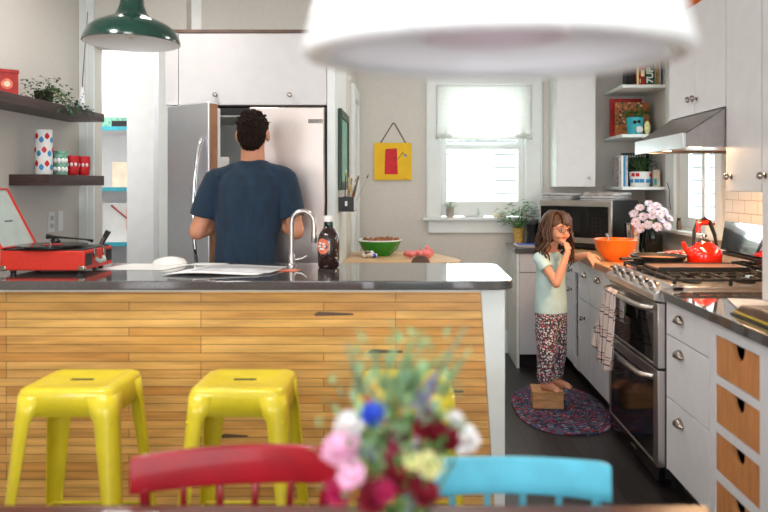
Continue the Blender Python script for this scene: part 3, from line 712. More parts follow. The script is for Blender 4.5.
MB().box(XF, 1.93, 4.022, 4.575, .10, .878).build('carcass', M['gap'], u); MB().box(XF + .06, 1.9, 4.022, 4.575, 0, .10).build('toe_kick', M['gap'], u)
drawer(u, XF, 4.022, 4.575, .617, .878, 'cup', py=4.37, pz=.79); drawer(u, XF, 4.022, 4.575, .105, .617, 'cup', py=4.37, pz=.50)
u = thing('base_cabinet', (1.5, 4.73, 0), 'narrow white cabinet with knobs beside the girl', 'cabinet')
MB().box(XF, 1.93, 4.579, 4.878, .10, .878).build('carcass', M['gap'], u); MB().box(XF + .06, 1.9, 4.579, 4.878, 0, .10).build('toe_kick', M['gap'], u)
drawer(u, XF, 4.579, 4.878, .617, .878, 'cup', py=4.72, pz=.78); drawer(u, XF, 4.579, 4.878, .105, .617, 'knob', py=4.72, pz=.50)
u = thing('wine_rack', (1.5, 4.97, 0), 'narrow dark open slot rack in the white cabinets behind the girl', 'rack')
MB().box(XF + .04, 1.93, 4.882, 5.058, .10, .878).build('carcass', M['gap'], u)
MB().box(XF - .02, XF, 4.882, 4.91, .10, .878).box(XF - .02, XF, 5.03, 5.058, .10, .878).box(XF - .02, XF, 4.91, 5.03, .78, .878).box(XF - .02, XF, 4.91, 5.03, .10, .17).build('face_frame', M['cab'], u)
for z in (.3, .42, .54, .66): MB().box(XF, XF + .04, 4.882, 5.058, z, z + .012).build('rack_shelf', M['leather'], u)
u = thing('base_cabinet', (1.5, 5.2, 0), 'white corner cabinet behind the girl under the microwave', 'cabinet')
MB().box(XF, 1.93, 5.062, 5.84, .10, .878).build('carcass', M['cab'], u); MB().box(XF + .06, 1.9, 5.062, 5.37, 0, .10).build('toe_kick', M['gap'], u)
drawer(u, XF, 5.062, 5.36, .70, .878, 'knob', py=5.11, pz=.71 + .07); drawer(u, XF, 5.062, 5.36, .105, .70, 'knob', py=5.11, pz=.64, name='door')
u = thing('base_cabinet', (0.98, 5.6, 0), 'white cabinet on the back wall left of the girl', 'cabinet')
MB().box(.82, 1.18, 5.37, 5.84, .10, .878).build('carcass', M['gap'], u)
MB().box(.80, .82, 5.35, 5.84, 0, .878).build('end_panel', M['trim'], u); MB().box(.82, 1.18, 5.42, 5.84, 0, .1).build('toe_kick', M['gap'], u)
MB().box(.823, 1.16, 5.35, 5.37, .733, .876).build('drawer', M['cab'], u, bevel=.002); MB().box(.823, 1.16, 5.35, 5.37, .105, .727).build('door', M['cab'], u, bevel=.002)

tag(MB().box(1.135, 1.945, 1.70, 3.208, .88, .92).build('countertop', M['stone'], bevel=.003), 'dark polished counter along the near right cabinets', 'countertop')
ct = thing('countertop', (1.5, 4.6, .88), 'butcher block worktop between the range and the corner', 'countertop')
MB().box(1.14, 1.945, 4.022, 5.33, .884, .92).build('wood_slab', M['butcher'], ct)
MB().box(1.132, 1.14, 4.022, 5.33, .884, .919).build('front_edge', M['edge'], ct)
tag(MB().box(.785, 1.945, 5.332, 5.845, .88, .92).build('countertop', M['stone'], bevel=.003), 'dark stone counter on the back wall holding plants and microwave', 'countertop')

# ------------------------------------------------------------------ range
rg = thing('gas_range', (1.45, 3.615, 0), 'stainless double oven gas range with black glass doors', 'stove')
Y0r, Y1r = 3.215, 4.016
MB().box(1.165, 1.78, Y0r, Y1r, .05, .905).build('oven_body', M['black'], rg)
MB().box(1.2, 1.75, Y0r + .02, Y1r - .02, 0, .05).build('plinth', M['black'], rg)
def oven_door(z0, z1, hz):
    fr = MB().box(1.13, 1.165, Y0r + .003, Y0r + .065, z0, z1).box(1.13, 1.165, Y1r - .03, Y1r - .003, z0, z1).box(1.13, 1.165, Y0r + .065, Y1r - .03, z1 - .055, z1).box(1.13, 1.165, Y0r + .065, Y1r - .03, z0, z0 + .012).build('oven_door', M['ss'], rg, bevel=.002)
    MB().box(1.133, 1.16, Y0r + .065, Y1r - .03, z0 + .012, z1 - .055).build('door_glass', M['blackglass'], fr)
    pts = [(1.13, Y0r + .06, hz), (1.092, Y0r + .09, hz)] + [(1.08 - .008 * math.sin(math.pi * i / 8), Y0r + .11 + (Y1r - Y0r - .22) * i / 8, hz) for i in range(9)] + [(1.092, Y1r - .09, hz), (1.13, Y1r - .06, hz)]
    MB().tube(pts, .0135, 12).build('door_handle', M['ss'], fr, smooth=True)
    return fr
oven_door(.556, .855, .825)
oven_door(.10, .545, .505)
MB().box(1.135, 1.165, Y0r + .003, Y1r - .003, .03, .095).build('bottom_drawer', M['blackglass'], rg, bevel=.002)
MB().box(1.1335, 1.135, 3.55, 3.62, .062, .07).build('badge', M['ss'], rg)
MB().prism([(1.108, .868), (1.165, .858), (1.25, .90), (1.25, .932), (1.192, .944), (1.112, .895)], 'y', Y0r, Y1r).build('control_panel', M['ss'], rg, bevel=.003)
for i in range(5):
    y = 3.33 + i * .145; c = Vector((1.152, y, .9195)); n = Vector((-.52, 0, .85)).normalized()
    kb = MB().lathe([(0, 0), (.027, 0), (.027, .006), (.021, .01), (.019, .034), (.014, .037), (0, .037)], c, 20, n).build('burner_knob', M['ss'], rg, smooth=True)
    MB().box(c.x - .045, c.x - .002, y - .003, y + .003, c.z + .018, c.z + .03).build('pointer', M['blackp'], kb)
MB().box(1.195, 1.78, Y0r, Y1r, .905, .932).build('cooktop', M['ss'], rg, bevel=.003)
for x in (1.34, 1.60):
    for y in (3.36, 3.62, 3.87):
        MB().lathe([(0, .932), (.045, .932), (.045, .94), (.033, .942), (.033, .95), (0, .952)], (x, y, 0), 20).build('burner', M['iron'], rg, smooth=True)
for ya_, yb_ in ((3.235, 3.485), (3.495, 3.745), (3.755, 4.0)):
    b = MB(); z0, z1 = .955, .966
    for x in (1.215, 1.475, 1.74): b.box(x - .006, x + .006, ya_, yb_, z0 - .002, z1)
    for y in (ya_ + .005, yb_ - .005): b.box(1.215, 1.74, y - .006, y + .006, z0 - .002, z1)
    ym = (ya_ + yb_) / 2
    for x in (1.34, 1.61):
        for s_ in (-1, 1):
            b.box(x - .005, x + .005, ym + s_ * .03 if s_ > 0 else ya_, yb_ if s_ > 0 else ym - .03, z0, z1 + .003)
            b.box(x + (s_ * .03 if s_ > 0 else -.13), x + (.13 if s_ > 0 else -.03), ym - .005, ym + .005, z0, z1 + .003)
            b.box(x + s_ * .075 - .004, x + s_ * .075 + .004, ya_, ya_ + .07, z0, z1 + .003).box(x + s_ * .075 - .004, x + s_ * .075 + .004, yb_ - .07, yb_, z0, z1 + .003)
    for x in (1.215, 1.475, 1.74):
        for y in (ya_ + .006, yb_ - .006): b.box(x - .007, x + .007, y - .007, y + .007, .932, .955)
    b.build('burner_grate', M['iron'], rg, bevel=.0015, seg=1)
# polished steel splash panel behind the range
bg = thing('steel_splashback', (1.84, 3.6, .93), 'mirror polished steel panel standing behind the range', 'splashback')
MB().hexa([(1.775, 3.20, 1.03), (1.80, 3.20, 1.03), (1.80, 4.03, 1.03), (1.775, 4.03, 1.03), (1.80, 3.20, 1.195), (1.83, 3.20, 1.195), (1.83, 4.03, 1.195), (1.80, 4.03, 1.195)]).build('mirror_panel', M['mirror'], bg, bevel=.003)
MB().box(1.785, 1.86, 3.215, 4.016, .905, 1.005).build('back_box', M['mirror'], bg, bevel=.004)
MB().box(1.765, 1.86, 3.21, 4.02, 1.005, 1.022).build('black_ledge', M['black'], bg, bevel=.003)
MB().box(1.80, 1.86, 3.215, 4.016, 1.022, 1.185).build('rear_shell', M['black'], bg)

# skillet, board, kettle
sk = thing('skillet', (1.36, 3.87, .968), 'black cast iron skillet with food on the far burner', 'pan')
MB().lathe([(0, .969), (.11, .969), (.135, .985), (.150, 1.012), (.146, 1.013), (.130, .99), (.105, .976), (0, .976)], (1.36, 3.87, 0), 40).build('pan_body', M['iron'], sk, smooth=True)
MB().tube([(1.26, 3.80, 1.0), (1.19, 3.76, 1.005), (1.11, 3.72, 1.008)], [.012, .01, .013], 10, flat=.6).build('handle', M['iron'], sk, smooth=True)
MB().lathe([(0, .995), (.12, .997), (.135, .995)], (1.36, 3.87, 0), 30).build('food', M['nuts'], sk, smooth=True)
gd = thing('griddle_board', (1.45, 3.6, .968), 'dark flat griddle board lying across the middle burners', 'griddle')
MB().box(1.23, 1.685, 3.49, 3.70, .970, .985).build('plate', M['leather'], gd, bevel=.004)
MB().box(1.23, 1.685, 3.485, 3.49, .968, .990).box(1.23, 1.685, 3.70, 3.705, .968, .990).build('rim', M['iron'], gd)
kt = thing('kettle', (1.605, 3.83, .968), 'glossy red orange kettle with black arched handle', 'kettle')
kx, ky, kz = 1.60, 3.83, .969
MB().lathe([(0, 0), (.078, 0), (.090, .012), (.093, .05), (.088, .075), (.066, .098), (.046, .112), (.04, .12), (0, .12)], (kx, ky, kz), 40).build('kettle_body', M['kred'], kt, smooth=True)
MB().lathe([(.04, .119), (.036, .126), (.02, .134), (.008, .138), (.008, .146), (.016, .153), (.010, .163), (0, .165)], (kx, ky, kz), 24).build('lid', M['nickel'], kt, smooth=True)
MB().tube([(kx - .07, ky, kz + .05), (kx - .105, ky, kz + .085), (kx - .118, ky, kz + .12)], [.022, .015, .011], 14).build('spout', M['kred'], kt, smooth=True)
pts = [(kx - .062, ky, kz + .09), (kx - .055, ky, kz + .18), (kx - .035, ky, kz + .232), (kx + .0, ky, kz + .245), (kx + .03, ky, kz + .225), (kx + .055, ky, kz + .16), (kx + .07, ky, kz + .085)]
MB().tube(pts, [.007, .010, .012, .013, .012, .010, .007], 12).build('handle', M['blackp'], kt, smooth=True)
MB().tube([(kx - .040, ky - .012, kz + .17), (kx - .036, ky - .012, kz + .222), (kx + .012, ky - .012, kz + .225)], [.014, .016, .014], 10).build('handle_grip', M['kred'], kt, smooth=True)

# tea towel over the upper oven handle
b = MB(); n, k = 44, 26; g = []
for i in range(n + 1):
    u = i / n; row = []
    for j in range(k + 1):
        t = j / k
        wdt = .16 + .23 * t ** .8; yc = 3.735 + .045 * t
        y = yc + (u - .5) * wdt
        x = 1.060 - .012 * math.sin(u * 19 + 1.5 * t) * (.3 + t) - .030 * t ** 1.5
        z = .844 - .36 * t - (.055 * u if t > .5 else 0) * 0 - .03 * math.sin(u * 3.1) * t + (.05 * (1 - abs(u - .35) * 2) * -1 * t)
        if j == 0: x = 1.078; z = .846
        row.append(b.bm.verts.new((x, y, z)))
    g.append(row)
for i in range(n):
    for j in range(k): b.bm.faces.new([g[i][j], g[i + 1][j], g[i + 1][j + 1], g[i][j + 1]])
g2 = []
for i in range(n + 1):
    u = i / n; row = [g[i][0]]
    for j in range(1, 10):
        t = j / 9; row.append(b.bm.verts.new((1.098 + .004 * math.sin(u * 17), 3.735 + (u - .5) * (.16 + .06 * t), .844 - .16 * t)))
    g2.append(row)
for i in range(n):
    for j in range(9): b.bm.faces.new([g2[i][j], g2[i][j + 1], g2[i + 1][j + 1], g2[i + 1][j]])
tag(b.build('tea_towel', M['plaid'], smooth=True, solid=.003), 'white plaid tea towel hanging from the oven handle', 'towel')

# ------------------------------------------------------------------ hood and right upper cabinets
hd = thing('range_hood', (1.6, 3.56, 1.57), 'stainless steel range hood under the right wall cabinets', 'range hood')
YA_, YB_ = 3.215, 3.905
MB().box(1.243, 1.26, YA_, YB_, 1.568, 1.64).build('front_fascia', M['ssh'], hd, bevel=.002)
b = MB(); poly = [(1.26, 1.575), (1.26, 1.64), (1.44, 1.757), (1.945, 1.757), (1.945, 1.575)]
for yy in (YA_, YB_ - .004): b.prism(poly, 'y', yy, yy + .004)
b.hexa([(1.26, YA_, 1.636), (1.44, YA_, 1.753), (1.44, YB_, 1.753), (1.26, YB_, 1.636), (1.26, YA_, 1.64), (1.44, YA_, 1.757), (1.44, YB_, 1.757), (1.26, YB_, 1.64)])
b.build('hood_shell', M['hood_shaded'], hd)
MB().box(1.26, 1.945, YA_ + .004, YB_ - .004, 1.59, 1.60).build('filter_plate', M['ss'], hd)
def lamp_emit(name, c, s):
    m = bpy.data.materials.new(name); m.use_nodes = True; b_ = m.node_tree.nodes['Principled BSDF']
    b_.inputs['Base Color'].default_value = lin(c); b_.inputs['Emission Color'].default_value = lin(c); b_.inputs['Emission Strength'].default_value = s; return m
M['bulb'] = lamp_emit('warm_bulb', (255, 200, 140), 12)
for y in (3.36, 3.76): MB().lathe([(0, 0), (.03, 0), (.03, .008), (0, .008)], (1.36, y, 1.581), 16).build('hood_lamp', M['bulb'], hd)

def upper(name_label, y0, y1, z0, z1, knobs, x=1.44):
    u = thing('wall_cabinet', ((x + 1.95) / 2, (y0 + y1) / 2, z0), name_label, 'cabinet')
    MB().box(x, 1.945, y0, y1, z0, z1).build('carcass', M['cabw'], u)
    for (a, c, ky_, kz_) in knobs:
        d = MB().box(x - .02, x - .001, a + .0015, c - .0015, z0 + .002, z1 - .002).build('door', M['cabw'], u, bevel=.001)
        knob(d, (x - .02, ky_, kz_), (-1, 0, 0), .016)
    return u
upper('white two door wall cabinet above the range hood', 3.213, 3.92, 1.76, 2.32, [(3.213, 3.567, 3.60 - .06, 1.838), (3.567, 3.92, 3.60, 1.838)], 1.46)
upper('white wall cabinet beside the hood above the backsplash tile', 2.885, 3.209, 1.37, 2.32, [(2.885, 3.209, 3.155, 1.438)], 1.46)
tc_ = thing('counter_cupboard', (1.7, 2.4, .921), 'tall white cupboard standing on the counter at the right edge', 'cabinet')
MB().box(1.46, 1.94, 1.9, 2.88, .921, 2.32).build('carcass', M['cabw'], tc_, bevel=.012)
d = MB().box(1.44, 1.459, 1.9, 2.878, .93, 2.318).build('door', M['cabw'], tc_, bevel=.001); knob(d, (1.44, 2.85, 1.438), (-1, 0, 0), .016)
ob = thing('enamel_pot', (1.60, 3.70, 2.321), 'burnt orange pot on top of the hood cabinet', 'pot')
MB().lathe([(0, 0), (.13, 0), (.14, .01), (.15, .12), (.152, .125), (.14, .125), (.13, .015), (0, .012)], (1.60, 3.70, 2.321), 36).build('pot_body', M['orangebox'], ob, smooth=True)
MB().lathe([(.15, .126), (.11, .15), (.03, .165), (.02, .18), (.03, .195), (0, .2)], (1.60, 3.70, 2.321), 36).build('lid', M['orangebox'], ob, smooth=True)

# ------------------------------------------------------------------ back wall cabinet + corner shelves
u = thing('wall_cabinet', (1.3, 5.7, 1.385), 'white single door wall cabinet right of the back window', 'cabinet')
MB().box(1.145, 1.455, 5.55, 5.845, 1.385, 2.6).build('carcass', M['trim'], u)
d = MB().box(1.147, 1.445, 5.53, 5.549, 1.388, 2.598).build('door', M['cabw'], u, bevel=.001); knob(d, (1.40, 5.53, 1.455), (0, -1, 0), .012)
cs = thing('corner_shelf_unit', (1.77, 5.6, 1.385), 'white open corner shelves between back cabinet and right window', 'shelf')
for z in (1.387, 1.787, 2.164, 2.5): MB().box(1.597, 1.945, 5.32, 5.84, z - .024, z).build('shelf_board', M['trim'], cs, bevel=.002)
MB().box(1.925, 1.945, 5.30, 5.319, 1.36, 2.6).build('edge_strip', M['trim'], cs)
def standing(name, m, x0, x1, y0, y1, z0, h, label, cat, group=None, bev=.003):
    return tag(MB().box(x0, x1, y0, y1, z0, z0 + h).build(name, m, bevel=bev), label, cat, group)
# bottom shelf z=1.387
z = 1.388
bx = 1.602
cols = [('newsp', .018, 'brown grey'), ('white', .016, 'white'), ('blue', .014, 'pale blue'), ('greyp', .018, 'grey')]
for mname, w_, cn in cols:
    standing('book', M[mname], bx, bx + w_, 5.42, 5.6, z, .235 + random.uniform(-.01, .01), cn + ' book standing at the left end of the bottom corner shelf', 'book', 'books at the left end of the bottom corner shelf'); bx += w_ + .0015
cb_ = thing('cookbook', (1.80, 5.66, z), 'black cookbook with white lettering standing behind the shelf plant', 'book')
MB().box(1.69, 1.91, 5.64, 5.665, z, z + .27).build('cover', M['blackp'], cb_, bevel=.002)
for i in range(9): MB().box(1.71 + i * .02, 1.722 + i * .02, 5.6385, 5.64, z + .235, z + .25).build('lettering', M['white'], cb_)
def potted(name, c, r, h, m, label, leafm, n, spread, top=.12, cat='plant', deco=None, L=.06, W=.022):
    t = thing(name, c, label, cat)
    MB().lathe([(0, 0), (r * .85, 0), (r, h), (r * .92, h), (r * .8, .01), (0, .01)], c, 28).build('pot', m, t, smooth=True)
    MB().lathe([(0, h * .85), (r * .88, h * .85)], c, 20).build('soil', M['soil'], t)
    b = MB(); s = MB()
    for i in range(n):
        a = random.uniform(0, 6.28); rr = random.random() ** .6 * spread; hh = h + random.uniform(.1, 1) * top * (1.1 - rr / spread * .5)
        p = Vector((c[0] + rr * math.cos(a), c[1] + rr * math.sin(a) * .7, c[2] + hh)); q = Vector((c[0] + random.uniform(-.3, .3) * r, c[1] + random.uniform(-.3, .3) * r, c[2] + h * .85))
        if i % 3 == 0: s.tube([q, q.lerp(p, .6) + Vector((0, 0, .01)), p], .0014, 5)
        leaf(b, p, Vector((math.cos(a), math.sin(a), random.uniform(-.2, .7))), L * random.uniform(.6, 1.1), W * random.uniform(.7, 1.2))
    b.build('leaves', leafm, t); s.build('stems', M['stem'], t)
    return t
t = potted('potted_plant', (1.775, 5.45, z), .085, .115, M['white'], 'dark leafy plant in a white pot with red and blue marks', M['leafd'], 130, .115, .15)
for a in (200, 235, 262, 300, 330):
    ca, sa = math.cos(R(a)), math.sin(R(a)); c = Vector((1.775 + .078 * ca, 5.45 + .078 * sa, z + .03)); q = Vector((-sa, ca, 0)) * .017; n = Vector((ca, sa, 0)) * .004
    MB().hexa([c - q - n, c + q - n, c + q + n, c - q + n, c - q - n + Vector((0, 0, .028)), c + q - n + Vector((0, 0, .028)), c + q + n + Vector((0, 0, .028)), c - q + n + Vector((0, 0, .028))]).build('blue_mark', M['blue'], t)
for a in (215, 240, 320):
    ca, sa = math.cos(R(a)), math.sin(R(a)); c = Vector((1.775 + .083 * ca, 5.45 + .083 * sa, z + .078)); q = Vector((-sa, ca, 0)) * .013; n = Vector((ca, sa, 0)) * .004
    MB().hexa([c - q - n, c + q - n, c + q + n, c - q + n, c - q - n + Vector((0, 0, .026)), c + q - n + Vector((0, 0, .026)), c + q + n + Vector((0, 0, .026)), c - q + n + Vector((0, 0, .026))]).build('red_mark', M['red'], t)
c2 = thing('tea_tin', (1.89, 5.42, z), 'small patterned cream and teal tin on the bottom corner shelf', 'tin')
MB().box(1.865, 1.915, 5.40, 5.44, z, z + .13).build('tin_body', M['beige'], c2, bevel=.004); MB().box(1.867, 1.888, 5.3985, 5.40, z + .01, z + .06).build('teal_print', M['turq'], c2)
# middle shelf z=1.787
z = 1.788
standing('cookbook', M['redd'], 1.605, 1.86, 5.66, 5.69, z, .31, 'dark red book behind the patterned cookbook', 'book')
standing('cookbook', M['cookcover'], 1.625, 1.90, 5.59, 5.62, z, .272, 'large cookbook with patchwork orange and brown cover', 'book')
t = potted('potted_plant', (1.735, 5.45, z), .067, .135, M['turq'], 'green plant in a turquoise pot on the middle corner shelf', M['leaf'], 90, .09, .08)
MB().ell((1.742, 5.383, z + .04), (.018, .006, .026), 10).ell((1.76, 5.386, z + .04), (.018, .006, .026), 10).build('white_fruit_print', M['paper'], t, smooth=True)
MB().ell((1.715, 5.388, z + .095), (.016, .006, .014), 10).ell((1.745, 5.384, z + .10), (.014, .006, .012), 10).build('dark_fruit_print', M['soil'], t, smooth=True)
tag(MB().ell((1.815, 5.40, z + .054), (.024, .014, .054), 14).build('pear_ornament', M['cream'], smooth=True), 'small yellow green pear shape beside the turquoise pot', 'ornament')
# top shelf z=2.164
z = 2.165
standing('book', M['blackp'], 1.655, 1.72, 5.40, 5.5, z, .17, 'black box standing at the left of the top corner shelf', 'box')
tb = thing('metal_sign_tin', (1.75, 5.40, z), 'red and cream printed tin on the top corner shelf', 'tin')
MB().box(1.725, 1.79, 5.38, 5.46, z, z + .17).build('tin_body', M['redd'], tb, bevel=.003)
MB().box(1.728, 1.742, 5.3785, 5.38, z + .01, z + .15).box(1.76, 1.787, 5.3785, 5.38, z + .07, z + .12).box(1.75, 1.757, 5.3785, 5.38, z + .02, z + .05).build('cream_print', M['cream'], tb)
sb = thing('soda_tin', (1.83, 5.40, z), 'green soda tin with sideways white lettering on the top shelf', 'tin')
MB().box(1.794, 1.865, 5.38, 5.45, z, z + .18).build('tin_body', M['leafd'], sb, bevel=.003)
text_obj('7UP', .07, (1.83, 5.379, z + .078), (R(90), R(-90), 0), M['white'], sb, bold=.002)
bx = 1.87
for mname in ('beige', 'gold', 'greyp'): standing('book', M[mname], bx, bx + .018, 5.42, 5.6, z, .24, dict(beige='beige', gold='tan', greyp='grey')[mname] + ' book at the right end of the top corner shelf', 'book', 'books at the right of the top corner shelf'); bx += .021

# ------------------------------------------------------------------ microwave + newspapers
def rotated(th, loc, a):
    th.location = loc; th.rotation_euler.z = a; return th
mw = thing('microwave', (0, 0, 0), 'stainless microwave with black glass door set across the corner', 'microwave')
W_, D_, H_ = .62, .40, .365
MB().box(0, W_, .02, D_, .012, H_).build('casing', M['blackp'], mw, bevel=.004)
MB().box(0, W_, 0, .02, H_ - .045, H_).box(0, W_, 0, .02, .05, .09).box(0, .02, 0, .02, .09, H_ - .045).box(W_ - .025, W_, 0, .02, .09, H_ - .045).build('front_frame', M['ss'], mw, bevel=.003)
dr = MB().box(.02, .435, -.004, .02, .092, H_ - .047).build('door', M['mwblack'], mw, bevel=.003)
MB().box(.08, .37, -.006, -.004, .125, H_ - .09).build('door_window', M['mwglass'], dr)
MB().box(.437, W_ - .026, -.002, .02, .092, H_ - .047).build('control_panel', M['mwblack'], mw, bevel=.003)
b = MB()
for i in range(3):
    for j in range(5): b.box(.47 + i * .03, .475 + i * .03, -.004, -.002, .12 + j * .028, .124 + j * .028)
b.build('keypad', M['leather'], mw)
for x in (.04, W_ - .06):
    for y in (.05, D_ - .07): MB().box(x, x + .02, y, y + .02, 0, .012).build('foot', M['blackp'], mw)
rotated(mw, (.985, 5.435, .921), R(-45))
# newspapers stacked on the microwave
def paper_stack(cx, cy, z, w, d, n, a, label):
    t = thing('newspaper_pile', (cx, cy, z), label, 'newspapers')
    zz = 0
    for i in range(n):
        b = MB(); h = random.uniform(.007, .012); o = random.uniform(-.012, .012)
        b.loft([(o, o, zz, w / 2, d / 2), (o, o, zz + h * .5, w / 2 + .004, d / 2), (o, o, zz + h, w / 2 - .003, d / 2)], 24, 8)
        ob_ = b.build('folded_newspaper', M['newsp'] if i % 2 else M['greyp'], None, smooth=True, origin=(0, 0, 0)); ob_.parent = t; ob_.rotation_euler.z = random.uniform(-.12, .12); zz += h + .0006
    t.rotation_euler.z = a; return t
paper_stack(1.20, 5.52, 1.288, .28, .24, 5, R(-45), 'left pile of folded newspapers on the microwave')
paper_stack(1.46, 5.27, 1.288, .28, .28, 6, R(-45), 'right pile of folded newspapers on the microwave')

# ------------------------------------------------------------------ far counter items
ob = thing('mixing_bowl', (1.285, 4.42, .921), 'large glossy orange mixing bowl on the butcher block', 'bowl')
MB().lathe([(0, 0), (.06, 0), (.064, .006), (.095, .035), (.122, .08), (.135, .132), (.139, .136), (.136, .139), (.131, .134), (.117, .082), (.09, .04), (.055, .012), (0, .01)], (1.285, 4.42, .921), 48).build('bowl_body', M['orange'], ob, smooth=True)
sp_ = thing('serving_spoon', (1.28, 4.42, .95), 'steel spoon handle sticking out of the orange bowl, right side', 'spoon')
MB().tube([(1.27, 4.42, .95), (1.345, 4.40, 1.035), (1.40, 4.39, 1.085)], [.006, .005, .009], 8, flat=.4).build('handle', M['nickel'], sp_, smooth=True)
MB().ell((1.262, 4.42, .948), (.026, .018, .007), 12).build('spoon_bowl', M['nickel'], sp_, smooth=True)
sp_ = thing('serving_spoon', (1.24, 4.45, .95), 'short steel spoon tip showing at the back of the orange bowl', 'spoon')
MB().tube([(1.26, 4.46, .96), (1.262, 4.50, 1.04), (1.262, 4.54, 1.085)], [.005, .005, .008], 8, flat=.4).build('handle', M['nickel'], sp_, smooth=True)
cn = thing('steel_canister', (1.58, 4.98, .921), 'polished steel canister beside the green glass vase', 'canister')
MB().lathe([(0, 0), (.058, 0), (.060, .008), (.052, .03), (.060, .10), (.066, .20), (.066, .205), (.062, .205), (.056, .10), (.045, .03), (0, .02)], (1.58, 4.98, .921), 36).build('canister_body', M['mirror'], cn, smooth=True)
MB().lathe([(.067, .198), (.069, .202), (.067, .207), (.064, .205)], (1.58, 4.98, .921), 36).build('rim', M['nickel'], cn, smooth=True)
gv = thing('glass_vase', (1.70, 4.93, .921), 'dark green glass jar vase holding the pink white daisies', 'vase')
MB().lathe([(0, 0), (.058, 0), (.064, .01), (.065, .12), (.055, .17), (.046, .19), (.05, .21), (.046, .21), (.042, .19), (.050, .168), (.060, .12), (.059, .014), (0, .010)], (1.70, 4.93, .921), 36).build('vase_body', M['vase'], gv, smooth=True)
MB().lathe([(0, .0125), (.057, .0125), (.058, .09), (0, .09)], (1.70, 4.93, .921), 30).build('water', M['vase'], gv, smooth=True)
dm = thing('daisy_bunch', (1.70, 4.93, 1.05), 'bunch of pale pink daisies in the green glass vase', 'flowers')
b = MB(); lv = MB()
dz = [(634, 215), (640, 209), (649, 205), (657, 207), (664, 212), (669, 219), (661, 221), (652, 217), (643, 218), (636, 223), (648, 226), (657, 228), (667, 227), (640, 229), (652, 211), (660, 215)]
for i, (px, py) in enumerate(dz):
    Y = 4.90 + (-.07 if i > 6 else .04) + random.uniform(-.03, .03); p = at(px, py - 1, Y); o = Vector((1.70, 4.93, 1.02)); n = (p - o).normalized() + Vector((-.1, -.9, .15))
    blossom(dm, p, n, .036, M['blush'], 2, 16, 'daisy', M['gold'] if i % 2 else M['leafp'], curl=.15, wid=.28)
    b.tube([(1.70, 4.93, .96), (1.70, 4.93, 1.09), p], .0018, 5)
    for q in range(3):
        z0 = Vector((1.70 + random.uniform(-.025, .025), 4.93 + random.uniform(-.025, .02), random.uniform(.95, 1.12))); leaf(lv, z0, Vector((random.uniform(-1, 1), random.uniform(-1, 1), random.uniform(0, 1))), .02, .012)
b.build('stem_bunch', M['stem'], dm); lv.build('foliage', M['leafd'], dm)
tag(MB().loft([(1.78, 5.30, 1.10, .10, .03), (1.78, 5.30, 1.18, .12, .035), (1.78, 5.30, 1.24, .10, .03), (1.78, 5.30, 1.27, .05, .02)], 24).lathe([(0, .921), (.06, .921), (.05, .95), (.03, 1.0), (.03, 1.12)], (1.78, 5.30, 0), 20).build('green_appliance', M['lampgreen'], smooth=True), 'dark green rounded appliance behind the daisies in the corner', 'appliance')
fb = thing('meat_tray', (1.73, 4.55, .921), 'clear wrapped tray of red meat beside the kettle', 'food tray')
MB().loft([(1.73, 4.55, .921, .105, .08), (1.73, 4.55, .955, .12, .09)], 28, 7).build('tray', M['paper'], fb, bevel=.002)
b = MB()
for i in range(14): b.ell((1.73 + random.uniform(-.08, .08), 4.55 + random.uniform(-.06, .06), .962), (random.uniform(.02, .03), .02, .014), 10)
remeshed(b, 'meat', M['foil'], fb, .004, 2)
# right window sill
bt = thing('spice_bottle', (1.90, 4.98, 1.081), 'tiny dark capped bottle on the right window sill', 'bottle')
MB().lathe([(0, 0), (.016, 0), (.017, .004), (.017, .06), (.012, .068), (0, .068)], (1.90, 4.98, 1.081), 18).build('bottle_body', M['leather'], bt, smooth=True)
MB().lathe([(.013, .066), (.013, .085), (0, .085)], (1.90, 4.98, 1.081), 18).build('cap', M['blackp'], bt, smooth=True)
jr = thing('glass_jar', (1.90, 4.46, 1.081), 'small clear jar on the sill behind the kettle', 'jar')
MB().lathe([(0, 0), (.03, 0), (.032, .01), (.032, .05), (.026, .06), (.026, .065), (0, .065)], (1.90, 4.46, 1.081), 20).build('jar_body', M['paper'], jr, smooth=True)
MB().lathe([(.028, .064), (.028, .078), (0, .078)], (1.90, 4.46, 1.081), 20).build('lid', M['redd'], jr, smooth=True)
# near right counter
pc = thing('leather_pouch', (1.33, 2.42, .921), 'brown leather pouch with mustard lining on the near counter', 'pouch')
MB().prism([(2.30, .921), (2.60, .921), (2.62, .932), (2.56, .96), (2.42, .972), (2.28, .965)], 'x', 1.20, 1.42).build('pouch_body', M['leather'], pc, bevel=.008)
MB().box(1.192, 1.20, 2.31, 2.6, .926, .936).build('lining', M['mustard'], pc, bevel=.003)
MB().box(1.186, 1.192, 2.30, 2.61, .921, .926).build('zip', M['blackp'], pc)
tag(MB().prism([(1.25, 2.68), (1.42, 2.60), (1.50, 2.86), (1.32, 2.93)], 'z', .921, .927).build('grey_folder', M['greyp'], bevel=.002), 'flat grey folder lying on the dark counter beside the pouch', 'folder')

